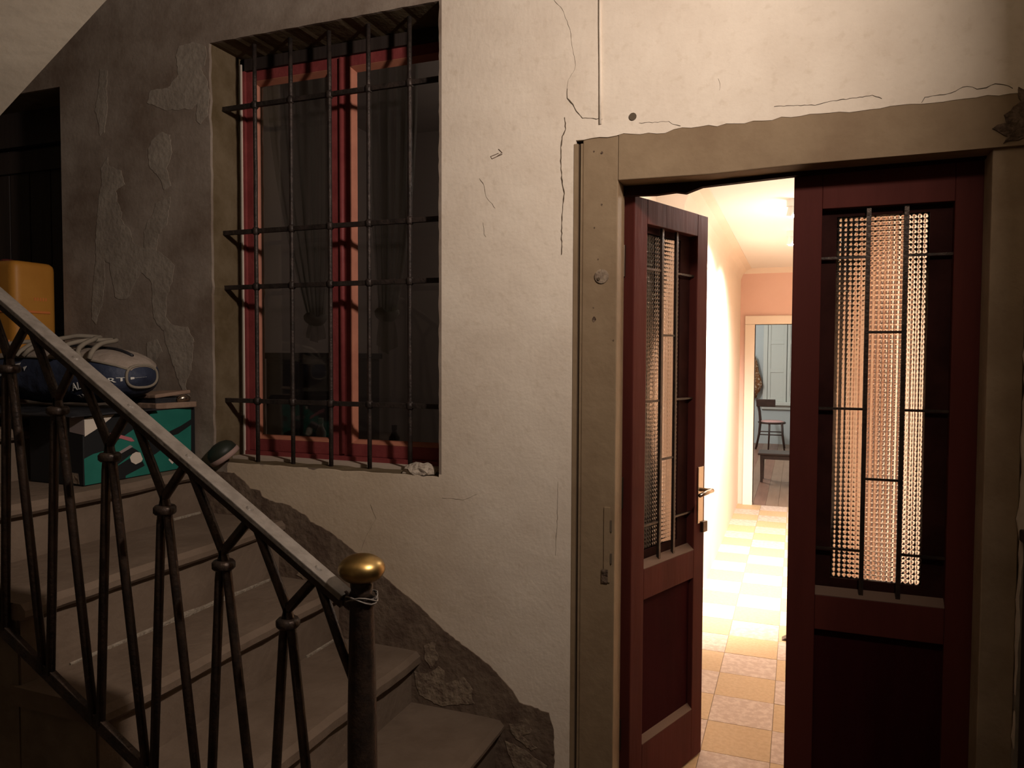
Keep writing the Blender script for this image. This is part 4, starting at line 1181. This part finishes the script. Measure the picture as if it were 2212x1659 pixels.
# brown leather case at the right end of the carton
lc0 = Vector((-2.225, -0.105, ctz+0.001))
lc = empty('leather_case', lc0, 'flat brown leather case with a metal clasp on the carton, near the wall', 'case')
MB().prism([[lc0+Vector(p) for p in ((-0.16, -0.075, 0.0), (0.05, -0.085, 0.0), (0.085, 0.075, 0.0), (-0.10, 0.085, 0.0))]], (0, 0, 0.022)).build('case_bottom', M['brown_card'], lc, bevel=0.004)
MB().prism([[lc0+Vector(p) for p in ((-0.17, -0.07, 0.034), (0.04, -0.08, 0.040), (0.06, 0.07, 0.052), (-0.10, 0.08, 0.046))]], (0, 0, 0.014)).build('case_flap', M['brown_card'], lc, bevel=0.004)
MB().prism([[lc0+Vector(p) for p in ((-0.15, -0.065, 0.022), (0.035, -0.075, 0.022), (0.06, 0.065, 0.022), (-0.09, 0.075, 0.022))]], (0, 0, 0.018)).build('case_lining', M['black_plastic'], lc)
MB().tube([lc0+Vector((0.050, 0.01, 0.030)), lc0+Vector((0.060, 0.03, 0.036)), lc0+Vector((0.066, 0.055, 0.034))], [0.010, 0.014, 0.010], 8).build('clasp', M['steel'], lc, smooth=True)

# yellow-orange jerry can on the landing
jx1 = -2.93; jx0 = jx1-0.22
jy1 = atX(124, 650, jx1).y; jy0 = atX(30, 650, jx1).y
jz = 1.457
jt = atX(80, 566, jx1).z
jc = empty('jerry_can', ((jx0+jx1)/2, (jy0+jy1)/2, 1.455), 'orange plastic jerry can standing on the landing by the black door', 'canister')
bmx = bmesh.new()
bmesh.ops.create_cube(bmx, size=1.0)
for v_ in bmx.verts:
    v_.co = Vector(((jx0+jx1)/2+v_.co.x*(jx1-jx0), (jy0+jy1)/2+v_.co.y*(jy1-jy0), (jz+jt)/2+v_.co.z*(jt-jz)))
bmesh.ops.bevel(bmx, geom=bmx.edges[:], offset=0.035, segments=4, affect='EDGES', profile=0.6)
mb = MB(); mb.v = [v_.co.copy() for v_ in bmx.verts]
bmx.verts.index_update()
mb.f = [[v_.index for v_ in f_.verts] for f_ in bmx.faces]; bmx.free()
mb.build('can_body', M['can'], jc, smooth=True)
for zz in (0.203, 0.083):
    MB().box(jx1-0.01, jx1+0.004, jy0+0.035, jy1-0.035, jz+zz, jz+zz+0.010).build('moulded_rib', M['can_band'], jc, bevel=0.002)
    MB().box(jx0+0.03, jx1-0.03, jy0-0.004, jy0+0.01, jz+zz, jz+zz+0.010).build('moulded_rib', M['can_band'], jc, bevel=0.002)
MB().tube([(jx0+0.09, (jy0+jy1)/2, jt-0.02), (jx0+0.10, (jy0+jy1)/2, jt+0.035), (jx1-0.14, (jy0+jy1)/2, jt+0.035), (jx1-0.13, (jy0+jy1)/2, jt-0.02)], 0.014, 8)
MB().lathe([(0.028, jt-0.015), (0.028, jt+0.010), (0.020, jt+0.016)], (jx0+0.055, (jy0+jy1)/2, 0), 16).build('cap', M['cap'], jc)
for k in range(5):
    yk_ = jy0+0.085+k*0.012
    MB().box(jx1-0.002, jx1+0.0012, yk_, yk_+0.006, jz+0.255, jz+0.268).build('moulded_mark', M['can_band'], jc)

# wall lamp that lights the hall (right-hand wall, above the frame)
lw = empty('wall_lamp', (RX, LAMP.y, LAMP.z), 'round opal wall lamp high on the right side wall of the hall', 'lamp')
MB().tube([(RX, LAMP.y, LAMP.z), (RX-0.03, LAMP.y, LAMP.z)], 0.09, 24).build('back_plate', M['white_metal'], lw)
dm = MB()
dm.sheet(lambda u, v: Vector((RX-0.03-0.105*math.sin(v*PI/2), LAMP.y+0.085*math.cos(v*PI/2)*math.cos(u*2*PI), LAMP.z+0.085*math.cos(v*PI/2)*math.sin(u*2*PI))), 24, 8)
dm.build('diffuser', M['lamp_glass'], lw, smooth=True)
